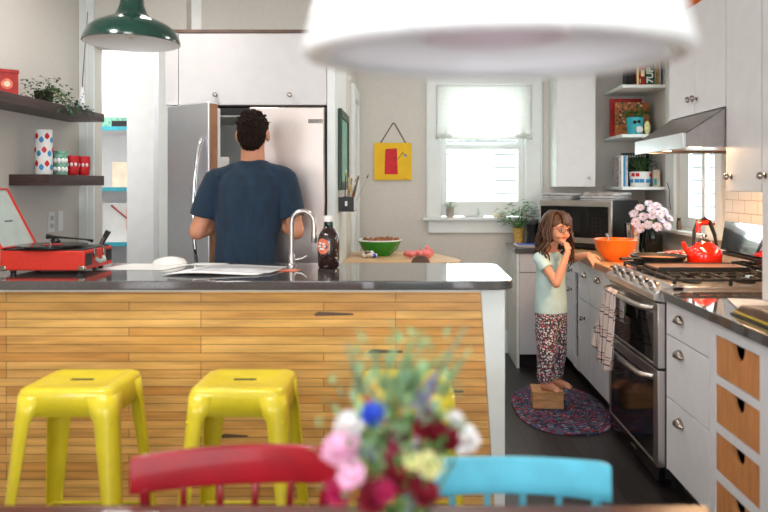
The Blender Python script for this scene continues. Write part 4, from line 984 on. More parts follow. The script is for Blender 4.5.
# ------------------------------------------------------------------ back-left counter: tray, plants
tr = thing('serving_tray', (.905, 5.425, .921), 'blue and white tray on the back counter beside the girl', 'tray')
MB().loft([(.905, 5.425, .921, .10, .06), (.905, 5.425, .932, .112, .07), (.905, 5.425, .94, .115, .075)], 28, 8).build('tray_body', M['paper'], tr)
MB().box(.815, .995, 5.365, 5.485, .9405, .943).build('blue_cloth', mat('cobalt_cloth', (50, 92, 190), .8), tr)
potted('potted_plant', (.87, 5.70, .921), .05, .13, M['gold'], 'bushy green plant in a tan pot on the back counter', M['leaf'], 150, .17, .24, L=.07, W=.024)
cm = thing('coffee_grinder', (.96, 5.58, .921), 'small black coffee grinder behind the blue tray', 'coffee grinder')
MB().lathe([(0, 0), (.045, 0), (.048, .02), (.04, .09), (.05, .13), (.052, .17), (.03, .19), (0, .2)], (.96, 5.58, .921), 24).build('grinder_body', M['blackp'], cm, smooth=True)
MB().tube([(.96, 5.58, 1.11), (.96, 5.58, 1.15), (.90, 5.57, 1.155)], .006, 8).ell((.90, 5.57, 1.16), .014, 10).build('crank_handle', M['nickel'], cm, smooth=True)
gp = thing('glass_jar', (1.03, 5.60, .921), 'clear glass jar with sprig behind the blue tray', 'jar')
MB().lathe([(0, 0), (.035, 0), (.038, .01), (.038, .09), (.03, .11), (.03, .12)], (1.03, 5.60, .921), 24).build('jar_body', M['glass'], gp, smooth=True)
b = MB()
for i in range(26): leaf(b, (1.03 + random.uniform(-.03, .03), 5.60 + random.uniform(-.03, .03), 1.0 + random.random() * .14), (random.uniform(-1, 1), random.uniform(-1, 1), .4), .035, .014)
b.build('sprig', M['leafd'], gp)
# trailing vine from the sill plant
tag(MB().tube([(.79, 5.30, .98), (.765, 5.36, .88), (.775, 5.34, .74), (.76, 5.37, .6), (.79, 5.345, .45)], .004, 6).build('power_cord', M['greyp'], smooth=True), 'thin grey cord hanging beside the back counter', 'cord')
# window sill
potted('potted_plant', (.315, 5.808, 1.131), .034, .075, M['terra'], 'tiny plant in a grey pot on the left of the back sill', M['leaf'], 34, .05, .08, L=.03, W=.014)
b = MB()
for i in range(9): b.ell((.44 + i * .018, 5.812 + random.uniform(-.012, .012), 1.139), (random.uniform(.008, .013), .008, .008), 8)
tag(b.build('pebble_row', M['greyp'], smooth=True), 'row of small grey pebbles on the back window sill', 'pebbles', kind='stuff')
for x, s_, lab in ((.70, .024, 'pale rough shell on the back window sill, left of two'), (.755, .02, 'pale rough shell on the back window sill, right of two')):
    tag(remeshed(MB().ell((x, 5.812, 1.131 + s_ * .7), (s_ * 1.2, s_ * .7, s_ * .7), 12).ell((x + s_, 5.81, 1.13 + s_ * .6), (s_ * .6, s_ * .5, s_ * .5), 10), 'sea_shell', M['beige'], None, .003, 1, .004, 90), lab, 'shell')
sg = thing('glass_bud_vase', (.55, 5.812, 1.131), 'thin sprig in a tiny glass on the back window sill', 'vase')
MB().lathe([(0, 0), (.013, 0), (.014, .03), (.008, .04), (.009, .045)], (.555, 5.83, 1.131), 16).build('vase_body', M['glass'], sg, smooth=True)
b = MB(); b.tube([(.555, 5.83, 1.14), (.555, 5.83, 1.19)], .0015, 5)
for i in range(8): leaf(b, (.555, 5.83, 1.165 + i * .005), (random.uniform(-1, 1), random.uniform(-1, .3), .5), .02, .008)
b.build('sprig', M['leaf'], sg)

# ------------------------------------------------------------------ nook: picture, painting, brush pocket, block table
pf = thing('framed_print', (-.45, 4.56, 1.37), 'dark green framed print on the wall beside the fridge', 'picture')
y0, y1, z0, z1 = 4.30, 4.83, 1.37, 1.872
MB().box(-.4545, -.432, y0, y0 + .05, z0, z1).box(-.4545, -.432, y1 - .05, y1, z0, z1).box(-.4545, -.432, y0 + .05, y1 - .05, z0, z0 + .05).box(-.4545, -.432, y0 + .05, y1 - .05, z1 - .05, z1).build('frame', M['frameg'], pf, bevel=.003)
MB().box(-.4545, -.442, y0 + .05, y1 - .05, z0 + .05, z1 - .05).build('print', M['seafoam'], pf)
wp = thing('wall_pocket', (-.41, 4.44, 1.235), 'black wall box holding brushes below the green framed print', 'holder')
MB().box(-.4545, -.36, 4.33, 4.335, 1.235, 1.325).box(-.4545, -.36, 4.575, 4.58, 1.235, 1.325).box(-.4545, -.36, 4.335, 4.575, 1.235, 1.24).build('box_body', M['black'], wp)
MB().box(-.365, -.36, 4.335, 4.575, 1.24, 1.325).box(-.4545, -.45, 4.335, 4.575, 1.24, 1.325).build('pale_side', M['greyp'], wp)
MB().box(-.415, -.40, 4.3285, 4.33, 1.27, 1.30).build('white_mark', M['white'], wp)
random.seed(3)
for i in range(14):
    x = random.uniform(-.44, -.375); y = random.uniform(4.35, 4.56); h = random.uniform(.10, .23); dx = random.uniform(-.03, .05)
    if i == 13: dx, h = .09, .2
    br = MB().tube([(x, y, 1.245), (x + dx, y + dx * .2, 1.245 + h)], [.004, .003], 6).build('paint_brush', M[('gold', 'wine', 'leather', 'greyp', 'blackp')[i % 5]], None)
    tag(br, 'thin paint brush standing in the black wall box', 'brush', 'paint brushes in the black wall box')
    MB().tube([(x + dx, y + dx * .2, 1.245 + h), (x + dx * 1.1, y + dx * .2, 1.27 + h)], [.006, .002], 8).build('bristles', M[('gold', 'leather', 'white')[i % 3]], br, smooth=True)
pt = thing('painting', (-.158, 5.83, 1.44), 'yellow painting of a red block and small flower on the back wall', 'painting')
MB().box(-.316, -.002, 5.822, 5.8495, 1.441, 1.751).build('canvas', M['ygold'], pt, bevel=.002)
MB().prism([(-.228, 1.49), (-.118, 1.488), (-.125, 1.705), (-.222, 1.70)], 'y', 5.8195, 5.8225).build('red_block', M['redpaint'], pt)
MB().tube([(-.118, 5.82, 1.612), (-.075, 5.82, 1.675)], .003, 5).tube([(-.076, 5.82, 1.66), (-.06, 5.82, 1.655), (-.045, 5.82, 1.645)], .003, 5).build('drawn_stem', M['leather'], pt)
MB().ell((-.055, 5.82, 1.645), (.016, .002, .011), 12).build('drawn_flower', M['lilac'], pt)
MB().box(-.07, -.035, 5.8205, 5.822, 1.448, 1.451).build('signature', M['leather'], pt)
MB().tube([(-.262, 5.84, 1.75), (-.158, 5.845, 1.918), (-.148, 5.845, 1.918), (-.052, 5.84, 1.75)], .0045, 8).build('hanging_cord', M['leather'], pt, smooth=True)

bt_ = thing('block_table', (-.06, 4.95, 0), 'pale butcher block table behind the island', 'table')
poly = [(-.45, 4.56), (.26, 4.56), (.32, 4.62), (.33, 4.70), (.12, 5.28), (-.45, 5.28)]
MB().prism(poly, 'z', .862, .90).build('tabletop', M['table2'], bt_, bevel=.006)
MB().prism([(-.42, 4.60), (.24, 4.60), (.06, 5.22), (-.42, 5.22)], 'z', .78, .862).build('apron', M['box'], bt_)
for x, y in ((-.42, 4.60), (.17, 4.60), (-.42, 5.17), (.01, 5.17)): MB().box(x, x + .05, y, y + .05, 0, .78).build('leg', M['box'], bt_, bevel=.004)
dc = thing('counter_chair', (.055, 4.40, 0), 'brown round topped chair back behind the island', 'chair')
MB().prism([(.055 + .06 * math.cos(R(a)), .90 + .055 * math.sin(R(a))) for a in range(0, 181, 12)] + [(-.0, .62), (.11, .62)], 'y', 4.43, 4.45).build('backrest', M['leather'], dc, bevel=.006)
MB().loft([(.055, 4.27, .60, .15, .15), (.055, 4.27, .635, .17, .17)], 24, 3).build('seat', M['leather'], dc, bevel=.005)
for sx in (-1, 1):
    for sy in (-1, 1): MB().tube([(.055 + sx * .11, 4.27 + sy * .11, .60), (.055 + sx * .15, 4.27 + sy * .15, 0)], .015, 10).build('leg', M['leather'], dc, smooth=True)
gb = thing('salad_bowl', (-.229, 4.98, .901), 'green bowl with white rim holding brown snacks', 'bowl')
MB().lathe([(0, 0), (.075, 0), (.08, .006), (.125, .045), (.152, .10), (.157, .108), (.152, .108), (.12, .05), (.07, .014), (0, .012)], (-.229, 4.98, .901), 44).build('bowl_body', M['greenb'], gb, smooth=True)
MB().lathe([(.150, .106), (.154, .114), (.159, .112), (.158, .105)], (-.229, 4.98, .901), 44).build('rim', M['white'], gb, smooth=True)
b = MB()
for i in range(60):
    a, r_ = random.uniform(0, 6.28), random.random() ** .5 * .125
    b.ell((-.229 + r_ * math.cos(a), 4.98 + r_ * math.sin(a), 1.0 + random.uniform(-.004, .012)), (random.uniform(.012, .02),) * 3, 8)
o = b.build('snacks', M['nuts'], gb, smooth=True); o['kind'] = 'stuff'
sn = thing('snack_packet', (-.30, 4.80, .901), 'crumpled white and dark packet before the green bowl', 'packet')
remeshed(MB().ell((-.295, 4.80, .924), (.05, .035, .022), 14).ell((-.262, 4.79, .92), (.025, .03, .018), 10), 'wrapper', M['paper'], sn, .004, 1, .012, 40)
MB().ell((-.30, 4.778, .935), (.026, .012, .012), 10).build('dark_contents', M['leather'], sn, smooth=True); MB().ell((-.257, 4.768, .92), (.014, .008, .015), 10).build('blue_print', M['cobalt'], sn, smooth=True)
b = MB()
for i in range(9): b.ell((.04 + random.uniform(-.085, .085), 4.80 + random.uniform(-.03, .03), .932), (random.uniform(.015, .035), random.uniform(.015, .03), random.uniform(.02, .034)), 12)
b.ell((.105, 4.80, .945), (.012, .02, .03), 10)
tag(remeshed(b, 'cloth_napkin', M['pink'], None, .004, 1, .016, 32), 'crumpled pink cloth on the pale block table', 'cloth')

# ------------------------------------------------------------------ fridge, enclosure, cabinet over it
tag(MB().box(-.503, -.456, 4.15, 4.855, 0, 2.301).build('side_panel', M['trim'], bevel=.002), 'tall white panel on the right side of the refrigerator', 'panel')
tag(MB().box(-1.462, -1.43, 4.171, 4.855, 0, 2.301).build('side_panel', M['trim'], bevel=.002), 'tall white panel on the left side of the refrigerator', 'panel')
uc = thing('wall_cabinet', (-.96, 4.5, 1.875), 'wide white cabinet with two knobs above the refrigerator', 'cabinet')
MB().box(-1.428, -.505, 4.17, 4.855, 1.875, 2.31).build('carcass', M['cabw'], uc)
MB().box(-1.462, -1.386, 4.148, 4.169, 1.875, 2.31).build('filler_strip', M['cabw'], uc)
d = MB().box(-1.383, -.507, 4.15, 4.169, 1.876, 2.30).build('door', M['cabw'], uc, bevel=.001)
knob(d, (-1.163, 4.15, 1.933), (0, -1, 0), .014); knob(d, (-.723, 4.15, 1.933), (0, -1, 0), .014)
MB().box(-1.47, -.50, 4.142, 4.17, 2.302, 2.32).build('top_strip', M['leather'], uc)
fr = thing('refrigerator', (-.97, 4.5, 0), 'stainless french door refrigerator with its left door standing open', 'refrigerator')
b = MB().box(-1.425, -1.39, 4.20, 4.84, .03, 1.862).box(-.545, -.512, 4.20, 4.84, .03, 1.862).box(-1.39, -.545, 4.80, 4.84, .03, 1.862).box(-1.39, -.545, 4.20, 4.80, 1.82, 1.862).box(-1.39, -.545, 4.20, 4.80, .62, .66).box(-1.39, -.545, 4.25, 4.80, .03, .62)
b.build('cabinet_body', M['blackp'], fr)
MB().box(-1.389, -1.375, 4.21, 4.795, .661, 1.819).box(-.56, -.546, 4.21, 4.795, .661, 1.819).box(-1.375, -.56, 4.785, 4.795, .661, 1.819).box(-1.375, -.56, 4.21, 4.785, .661, .67).box(-1.375, -.56, 4.21, 4.785, 1.81, 1.819).build('inner_liner', M['white'], fr)
for z in (.95, 1.22, 1.5): MB().box(-1.374, -.561, 4.28, 4.784, z, z + .01).build('inner_shelf', M['glass'], fr)
MB().box(-1.42, -.515, 4.13, 4.195, .05, .61).build('freezer_drawer', M['fridge'], fr, bevel=.006)
MB().box(-.962, -.516, 4.13, 4.195, .625, 1.862).build('right_door', M['fridge'], fr, bevel=.008)
MB().box(-.612, -.528, 4.127, 4.13, 1.765, 1.788).build('badge', M['blackp'], fr); MB().box(-.609, -.531, 4.1262, 4.1275, 1.768, 1.785).build('badge_plate', M['mirror'], fr)
b = MB()
for i in range(9): b.box(-.603 + i * .0075, -.599 + i * .0075, 4.1256, 4.1263, 1.772, 1.781)
b.build('badge_lettering', M['blackp'], fr)
def handle(x, y, z0, z1, dirv):
    dirv = Vector(dirv); p = Vector((x, y, 0)); pts = []
    for i in range(13):
        t = i / 12; pts.append(p + dirv * (.012 + .055 * math.sin(math.pi * t) ** .6) + Vector((0, 0, z0 + (z1 - z0) * t)))
    return pts
MB().tube(handle(-.925, 4.13, .85, 1.66, (0, -1, 0)), .012, 12).build('door_handle', M['ss'], fr, smooth=True)
ld = bpy.data.objects.new('left_door', None)
bpy.data.objects.remove(ld)
A = Matrix.Translation((-1.418, 4.19, 0)) @ Matrix.Rotation(R(-41), 4, 'Z')
b = MB().box(.012, .448, -.06, 0, .625, 1.862).xform(A); dl = b.build('left_door', M['fridge_lit'], fr, bevel=.008)
b = MB().box(.03, .43, .001, .03, .66, 1.83).xform(A); b.build('door_liner', M['white'], dl, bevel=.006)
for z_ in (.80, 1.15, 1.5): MB().box(.05, .41, .03, .10, z_, z_ + .06).xform(A).build('door_bin', M['paper'], dl, bevel=.004)
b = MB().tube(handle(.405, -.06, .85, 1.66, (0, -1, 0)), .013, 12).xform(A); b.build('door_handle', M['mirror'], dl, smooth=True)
b = MB().box(.4485, .4495, -.056, -.004, .64, 1.85).xform(A); b.build('door_edge', mat('door_edge_tan', (176, 132, 100), .4, .4), dl)

# ------------------------------------------------------------------ items on the island
fc = thing('kitchen_faucet', (-.595, 3.46, 1.0), 'tall brushed steel gooseneck faucet on the island', 'faucet')
pts = [(-.595, 3.46, 1.01), (-.595, 3.46, 1.205)] + [(-.54 - .055 * math.cos(R(a)), 3.46, 1.215 + .055 * math.sin(R(a))) for a in range(15, 166, 15)] + [(-.485, 3.46, 1.205), (-.483, 3.46, 1.17)]
MB().tube(pts, .0125, 16).build('spout', M['ss'], fc, smooth=True)
MB().lathe([(0, 0), (.024, 0), (.024, .006), (.017, .012), (.017, .05), (.0135, .06)], (-.595, 3.46, 1.0), 24).build('base', M['ss'], fc, smooth=True)
MB().lathe([(.0135, 0), (.0155, .004), (.0155, .055), (.0135, .06)], (-.4825, 3.46, 1.115), 20).build('spray_head', M['ss'], fc, smooth=True)
MB().tube([(-.578, 3.46, 1.03), (-.545, 3.46, 1.035), (-.52, 3.46, 1.05)], [.008, .006, .005], 10).build('lever', M['ss'], fc, smooth=True)
sy = thing('syrup_bottle', (-.405, 3.40, 1.001), 'dark syrup bottle with coral label and white cap', 'bottle')
sc_ = (-.405, 3.40, 1.001)
MB().lathe([(0, 0), (.046, 0), (.052, .008), (.053, .09), (.052, .13), (.046, .16), (.030, .185), (.020, .196), (.020, .20), (0, .20)], sc_, 36).build('bottle_body', M['syrup'], sy, smooth=True)
MB().lathe([(.0205, .195), (.0215, .2), (.020, .228), (.018, .23), (0, .23)], sc_, 24).build('clear_neck', M['vase'], sy, smooth=True)
MB().lathe([(.0225, .222), (.0225, .245), (.020, .25), (0, .25)], sc_, 24).build('cap', M['white'], sy, smooth=True)
b = MB(); cx_, cy_, cz_ = sc_; ring = []
cv = b.bm.verts.new((cx_ + .0545 * math.sin(-.45), cy_ - .0545 * math.cos(-.45), cz_ + .105))
for i in range(24):
    a = 2 * math.pi * i / 24; th = -.45 + .62 * math.cos(a); ring.append(b.bm.verts.new((cx_ + .0545 * math.sin(th), cy_ - .0545 * math.cos(th), cz_ + .105 + .038 * math.sin(a))))
for i in range(24): b.bm.faces.new([cv, ring[i], ring[(i + 1) % 24]])
lb = b.build('label', M['label'], sy)
b = MB()
for k, (th, dz_) in enumerate(((-.65, .015), (-.35, .012), (-.6, -.012), (-.4, -.014), (-.25, 0), (-.75, 0))):
    b.ell((cx_ + .055 * math.sin(th), cy_ - .055 * math.cos(th), cz_ + .105 + dz_), (.007, .003, .005), 8)
b.build('label_print', M['paper'], lb)
def sheet(name, pts, m, label, z=1.001, h=.0012, curl=None):
    return tag(MB().prism(pts, 'z', z, z + h).build(name, m), label, 'paper')
sheet('paper_sheet', [(-1.50, 3.30), (-1.16, 3.28), (-1.10, 3.52), (-1.42, 3.55)], M['paper'], 'white paper sheet nearest the record player on the island')
mg = thing('open_magazine', (-.85, 3.25, 1.003), 'open grey and white magazine lying on the island', 'magazine')
b = MB(); n = 16; top = []
for i in range(n + 1):
    u = i / n; x = -1.10 + .42 * u; top.append((x, 1.0045 + .016 * abs(math.sin(math.pi * min(1, u * 1.0))) * (1 - u)))
def strip(y0f, y1f, m, nm, dz=0):
    b = MB(); A_ = [b.bm.verts.new((x + y0f[0], y0f[1], z + dz)) for x, z in top]; B_ = [b.bm.verts.new((x + y1f[0], y1f[1], z + dz)) for x, z in top]
    for i in range(n): b.bm.faces.new([A_[i], A_[i + 1], B_[i + 1], B_[i]])
    return b.build(nm, m, mg, smooth=True, solid=.002)
strip((0, 3.08), (.08, 3.40), M['paper'], 'pages'); strip((.04, 3.13), (.09, 3.33), M['greyp'], 'printed_photo', .0022)
sheet('leaflet', [(-.64, 3.24), (-.54, 3.22), (-.525, 3.30), (-.63, 3.32)], M['label'], 'small coral leaflet beside the faucet')
tag(MB().lathe([(.082, 0), (.084, .003), (.07, .022), (.035, .033), (0, .036)], (-1.225, 3.54, 1.001), 36).build('upturned_dish', M['paper'], smooth=True, solid=.002), 'pale upturned dish at the back edge of the island', 'dish')
tag(MB().prism([(-1.13, 3.50), (-.97, 3.44), (-.93, 3.55), (-1.08, 3.58)], 'z', 1.001, 1.003).build('paper_sheet', M['paper']), 'loose white paper between the dish and the magazine', 'paper')

# record player
rp = thing('record_player', (-1.70, 3.28, 1.001), 'red suitcase record player open on the island', 'record player')
x0, x1, y0, y1, zb, zt = -1.895, -1.515, 3.13, 3.42, 1.017, 1.105
MB().box(x0, x1, y0, y1, zb, zt).build('case', M['tred'], rp, bevel=.006)
MB().box(x0 + .01, x1 - .01, y0 + .01, y1 - .01, zt, zt + .006).build('deck_plate', M['blackp'], rp, bevel=.002)
for x in (x0 + .04, x1 - .04):
    for y in (y0 + .04, y1 - .04): MB().lathe([(0, 0), (.012, 0), (.014, .016), (0, .016)], (x, y, 1.001), 14).build('rubber_foot', M['blackp'], rp)
pl_ = MB().lathe([(0, 0), (.118, 0), (.118, .008), (0, .008)], (-1.715, 3.245, zt + .008), 48).build('platter', M['black'], rp, smooth=True)
rc = thing('vinyl_record', (-1.715, 3.245, 1.122), 'black vinyl record lying on the red record player', 'record')
MB().lathe([(0, 0), (.15, 0), (.151, .0015), (.15, .003), (0, .003)], (-1.715, 3.245, 1.122), 64).build('disc', M['vinyl'], rc, smooth=True)
MB().lathe([(0, .0032), (.048, .0032), (.048, .004), (0, .004)], (-1.715, 3.245, 1.122), 36).build('paper_label', M['redd'], rc)
MB().lathe([(0, 0), (.004, 0), (.004, .03), (0, .032)], (-1.705, 3.205, 1.11), 12).build('spindle', M['nickel'], rp, smooth=True)
MB().lathe([(0, 0), (.024, 0), (.024, .02), (.012, .03), (0, .03)], (-1.78, 3.395, zt + .006), 20).build('tonearm_base', M['blackp'], rp, smooth=True)
MB().tube([(-1.82, 3.395, 1.15), (-1.78, 3.395, 1.148), (-1.70, 3.39, 1.142), (-1.62, 3.375, 1.137), (-1.585, 3.36, 1.132)], [.013, .006, .004, .004, .008], 10).build('tonearm', M['blackp'], rp, smooth=True)
for k, (ya_, yb_) in enumerate(((y0 + .012, y0 + .07), (y1 - .07, y1 - .012))): MB().box(x1, x1 + .003, ya_, yb_, zb + .02, zt - .014).build('speaker_grille', M['black'], rp)
for y in (3.225, 3.325): MB().box(x1, x1 + .008, y - .012, y + .012, zt - .035, zt + .004).build('clasp', M['nickel'], rp, bevel=.002)
MB().tube([(x1 + .003, 3.235, zb + .045), (x1 + .014, 3.245, zb + .03), (x1 + .014, 3.305, zb + .03), (x1 + .003, 3.315, zb + .045)], .009, 10).build('carry_handle', M['lid'], rp, smooth=True)
for x in (x0, x1 - .028):
    MB().box(x - .0015, x + .029, y0 - .0015, y0 + .02, zb - .0015, zb + .022).build('corner_guard', M['nickel'], rp, bevel=.004)
rp_done = 1
A = Matrix.Translation((-1.892, 0, zt + .005)) @ Matrix.Rotation(R(-28), 4, 'Y')
b = MB().box(-.010, .0, y0, y1, 0, .305).xform(A); lidp = b.build('lid_shell', M['tred'], rp, bevel=.002)
b = MB().box(.0, .012, y0, y0 + .005, 0, .305).box(.0, .012, y1 - .005, y1, 0, .305).box(.0, .012, y0 + .005, y1 - .005, .300, .305).box(.0, .012, y0 + .005, y1 - .005, 0, .006).xform(A); b.build('lid_rim', M['tred'], lidp)
b = MB().box(.0005, .003, y0 + .005, y1 - .005, .006, .30).xform(A); b.build('lid_lining', M['lid'], lidp)
b = MB()
for i in range(6): b.box(.003, .0036, 3.27 + i * .011, 3.277 + i * .011, .13, .138)
b.xform(A).build('lid_lettering', M['blackp'], lidp)
rp.location.x += .05; rc.location.x += .05
hl = thing('utensil', (-1.60, 3.47, 1.01), 'black and silver handled tool standing behind the record player', 'utensil')
MB().tube([(-1.59, 3.49, 1.002), (-1.545, 3.50, 1.12), (-1.52, 3.505, 1.17)], [.01, .012, .014], 10).build('handle', M['blackp'], hl, smooth=True)
MB().tube([(-1.578, 3.478, 1.03), (-1.535, 3.488, 1.14)], .006, 8).build('steel_strip', M['nickel'], hl, smooth=True)

# ------------------------------------------------------------------ left wall shelves
us = tag(MB().box(-2.149, -1.93, 2.5, 4.39, 1.794, 1.844).build('floating_shelf', M['shelf'], bevel=.002), 'long dark wood floating shelf, upper of two on the left wall', 'shelf')
ls = tag(MB().box(-2.149, -1.93, 3.73, 4.39, 1.397, 1.457).build('floating_shelf', M['shelf'], bevel=.002), 'short dark wood floating shelf, lower of two on the left wall', 'shelf')
z = 1.458
tm = thing('tall_tumbler', (-2.03, 3.86, z), 'tall white canister with red and blue teardrops on the lower shelf', 'canister')
MB().lathe([(0, 0), (.042, 0), (.044, .004), (.044, .245), (.040, .247), (.039, .02), (0, .015)], (-2.03, 3.86, z), 36).build('canister_body', M['white'], tm, smooth=True)
for i in range(15):
    a = R(-150 + (i % 5) * 36 + (18 if (i // 5) % 2 else 0)); zz = z + .04 + (i // 5) * .075 + (i % 2) * .02
    c = Vector((-2.03 + .0445 * math.cos(a), 3.86 + .0445 * math.sin(a), zz)); q = Vector((-math.sin(a), math.cos(a), 0)); b = MB()
    b.lathe([(0, -.019), (.011, -.008), (.013, 0), (.010, .008), (0, .019)], c, 14); b.xform(Matrix.Translation(c) @ Matrix.Rotation(a, 4, 'Z') @ Matrix.Diagonal((.12, 1, 1, 1)) @ Matrix.Rotation(-a, 4, 'Z') @ Matrix.Translation(-c) if False else Matrix.Translation(c) @ Matrix.Rotation(a, 4, 'Z') @ Matrix.Diagonal((.15, 1, 1, 1)) @ Matrix.Translation(-c))
    b.build('teardrop_print', M['red'] if i % 2 else M['blue'], tm, smooth=True)
jt = thing('print_jar', (-2.03, 4.0, z), 'green and white patterned jar beside the tall canister', 'jar')
MB().lathe([(0, 0), (.036, 0), (.038, .004), (.038, .115), (.036, .12), (.04, .122), (.04, .135), (0, .137)], (-2.01, 4.0, z), 32).build('jar_body', M['seafoam'], jt, smooth=True)
b = MB()
for i in range(12):
    a = R(-170 + (i % 6) * 32); b.ell((-2.01 + .037 * math.cos(a), 4.0 + .037 * math.sin(a), z + .03 + .05 * (i // 6)), (.011, .011, .016), 8)
b.build('white_flowers', M['paper'], jt, smooth=True)
rcup = thing('mug', (-2.03, 4.14, z), 'red mug with white hearts, left one on the lower shelf', 'cup')
MB().lathe([(0, 0), (.028, 0), (.032, .006), (.037, .04), (.037, .115), (.034, .115), (.034, .04), (0, .01)], (-2.005, 4.13, z), 30).build('mug_body', M['red'], rcup, smooth=True)
for a in (-140, -105, -70, -35):
    ca, sa = math.cos(R(a)), math.sin(R(a)); MB().ell((-2.005 + .0368 * ca, 4.13 + .0368 * sa, z + .062), (.008, .008, .012), 10).build('white_heart', M['white'], rcup, smooth=True)
c = copy_tree(rcup, loc=(-2.01, 4.24, z), label='red mug with white hearts, right one on the lower shelf')
z = 1.845
rt = thing('red_tin', (-2.03, 3.50, z), 'dark red printed tin box on the upper left shelf', 'tin')
cz = Matrix.Translation((-2.03, 3.50, 0)) @ Matrix.Rotation(R(35), 4, 'Z')
MB().box(-.05, .05, -.05, .05, z, z + .122).xform(cz).build('tin_body', M['redd'], rt, bevel=.004)
MB().box(-.053, .053, -.053, .053, z + .108, z + .128).xform(cz).build('lid', M['redd'], rt, bevel=.004)
for ax in (0, 1):
    b = MB().lathe([(0, 0), (.026, 0), (.026, .001), (0, .0015)], (0, -.0505, z + .055) if ax == 0 else (.0505, 0, z + .055), 20, (0, -1, 0) if ax == 0 else (1, 0, 0)).xform(cz); bb_ = b.build('round_emblem', M['label'], rt)
    MB().lathe([(0, .0015), (.014, .0015), (.014, .002), (0, .0025)], (0, -.0505, z + .055) if ax == 0 else (.0505, 0, z + .055), 20, (0, -1, 0) if ax == 0 else (1, 0, 0)).xform(cz).build('emblem_centre', M['beige'], bb_)
iv = thing('ivy_plant', (-2.03, 3.86, z), 'trailing dark green ivy on the upper left shelf', 'plant')
MB().lathe([(0, 0), (.04, 0), (.05, .07), (.045, .07), (.035, .01), (0, .01)], (-2.03, 3.86, z), 24).build('pot', M['soil'], iv, smooth=True)
random.seed(11); b = MB()
for i in range(330):
    u = random.random(); y = 3.66 + u * .56; hh = .13 * math.exp(-((u - .25) / .35) ** 2) + .015
    p = (random.gauss(-1.99, .04), y, z + random.uniform(-.01, hh)); p = (min(-1.91, max(-2.13, p[0])), p[1], p[2] if p[0] > -1.935 else max(p[2], z + .004))
    leaf(b, p, (random.uniform(-1, 1), random.uniform(-1, 1), random.uniform(-.2, .7)), random.uniform(.018, .034), random.uniform(.014, .024))
for i in range(30):
    y = random.uniform(3.78, 4.2); leaf(b, (-1.918, y, z - random.random() * .05), (.6, random.uniform(-1, 1), -.6), .026, .018)
b.build('leaves', M['leafd'], iv); b = MB()
for i in range(12):
    y = random.uniform(3.7, 4.2); b.tube([(-2.03, 3.86, z + .07), (-2.0, (3.86 + y) / 2, z + .1), (-1.96, y, z + .02)], .0015, 5)
b.build('stems', M['stem'], iv)
bv = thing('bud_vase', (-1.99, 4.22, z), 'slim white bud vase holding one tall twig', 'vase')
MB().lathe([(0, 0), (.014, 0), (.019, .03), (.020, .07), (.012, .12), (.007, .14), (.008, .145)], (-1.99, 4.22, z), 24).build('vase_body', M['white'], bv, smooth=True)
b = MB()
for i in range(5):
    a = R(-120 + i * 20); b.ell((-1.99 + .019 * math.cos(a), 4.22 + .019 * math.sin(a), z + .03 + .018 * i), (.004, .004, .005), 8)
b.build('blue_dots', M['blue'], bv)
tag(MB().tube([(-1.99, 4.22, z + .03), (-1.985, 4.22, z + .2), (-1.955, 4.22, z + .60)], [.003, .003, .002], 6).build('dry_twig', M['leather']), 'long thin brown twig standing in the bud vase', 'twig')
ol = struct(MB().box(-2.15, -2.143, 4.13, 4.20, 1.12, 1.24).build('trim_2', M['white'], bevel=.002)); MB().box(-2.143, -2.138, 4.15, 4.18, 1.19, 1.215).box(-2.143, -2.138, 4.15, 4.18, 1.145, 1.17).build('outlet_socket', M['greyp'], ol)
MB().box(-2.15, -2.143, 4.25, 4.30, 1.12, 1.24).build('switch_plate', M['white'], ol)

# ------------------------------------------------------------------ rug, step box
b = MB(); n = 72; rings = []
for k, (s_, z_) in enumerate(((1.0, .001), (1.0, .008), (.985, .011), (.0, .012))):
    if s_ == 0: rings.append([b.bm.verts.new((.925, 4.385, z_))]); continue
    rings.append([b.bm.verts.new((.925 + s_ * .29 * math.copysign(abs(math.cos(2 * math.pi * i / n)) ** .85, math.cos(2 * math.pi * i / n)), 4.385 + s_ * .48 * math.copysign(abs(math.sin(2 * math.pi * i / n)) ** .85, math.sin(2 * math.pi * i / n)), z_)) for i in range(n)])
for a, c in zip(rings, rings[1:]):
    for i in range(n):
        j = (i + 1) % n
        b.bm.faces.new([a[i], a[j], c[0]] if len(c) == 1 else [a[i], a[j], c[j], c[i]])
b.bm.faces.new(rings[0][::-1])
tag(b.build('rag_rug', M['rug'], smooth=True, origin=(.925, 4.385, .0)), 'oval multicolour braided rag rug on the dark floor', 'rug')
sbx = thing('step_box', (.852, 4.42, .012), 'small wooden step box the girl stands on', 'step stool')
A = Matrix.Translation((.852, 4.42, 0)) @ Matrix.Rotation(R(-6), 4, 'Z')
MB().box(-.095, .095, -.085, .085, .0125, .105).xform(A).build('box_body', M['box'], sbx, bevel=.003)
MB().box(-.099, .099, -.089, .089, .105, .117).xform(A).build('lid_board', M['box'], sbx, bevel=.003)

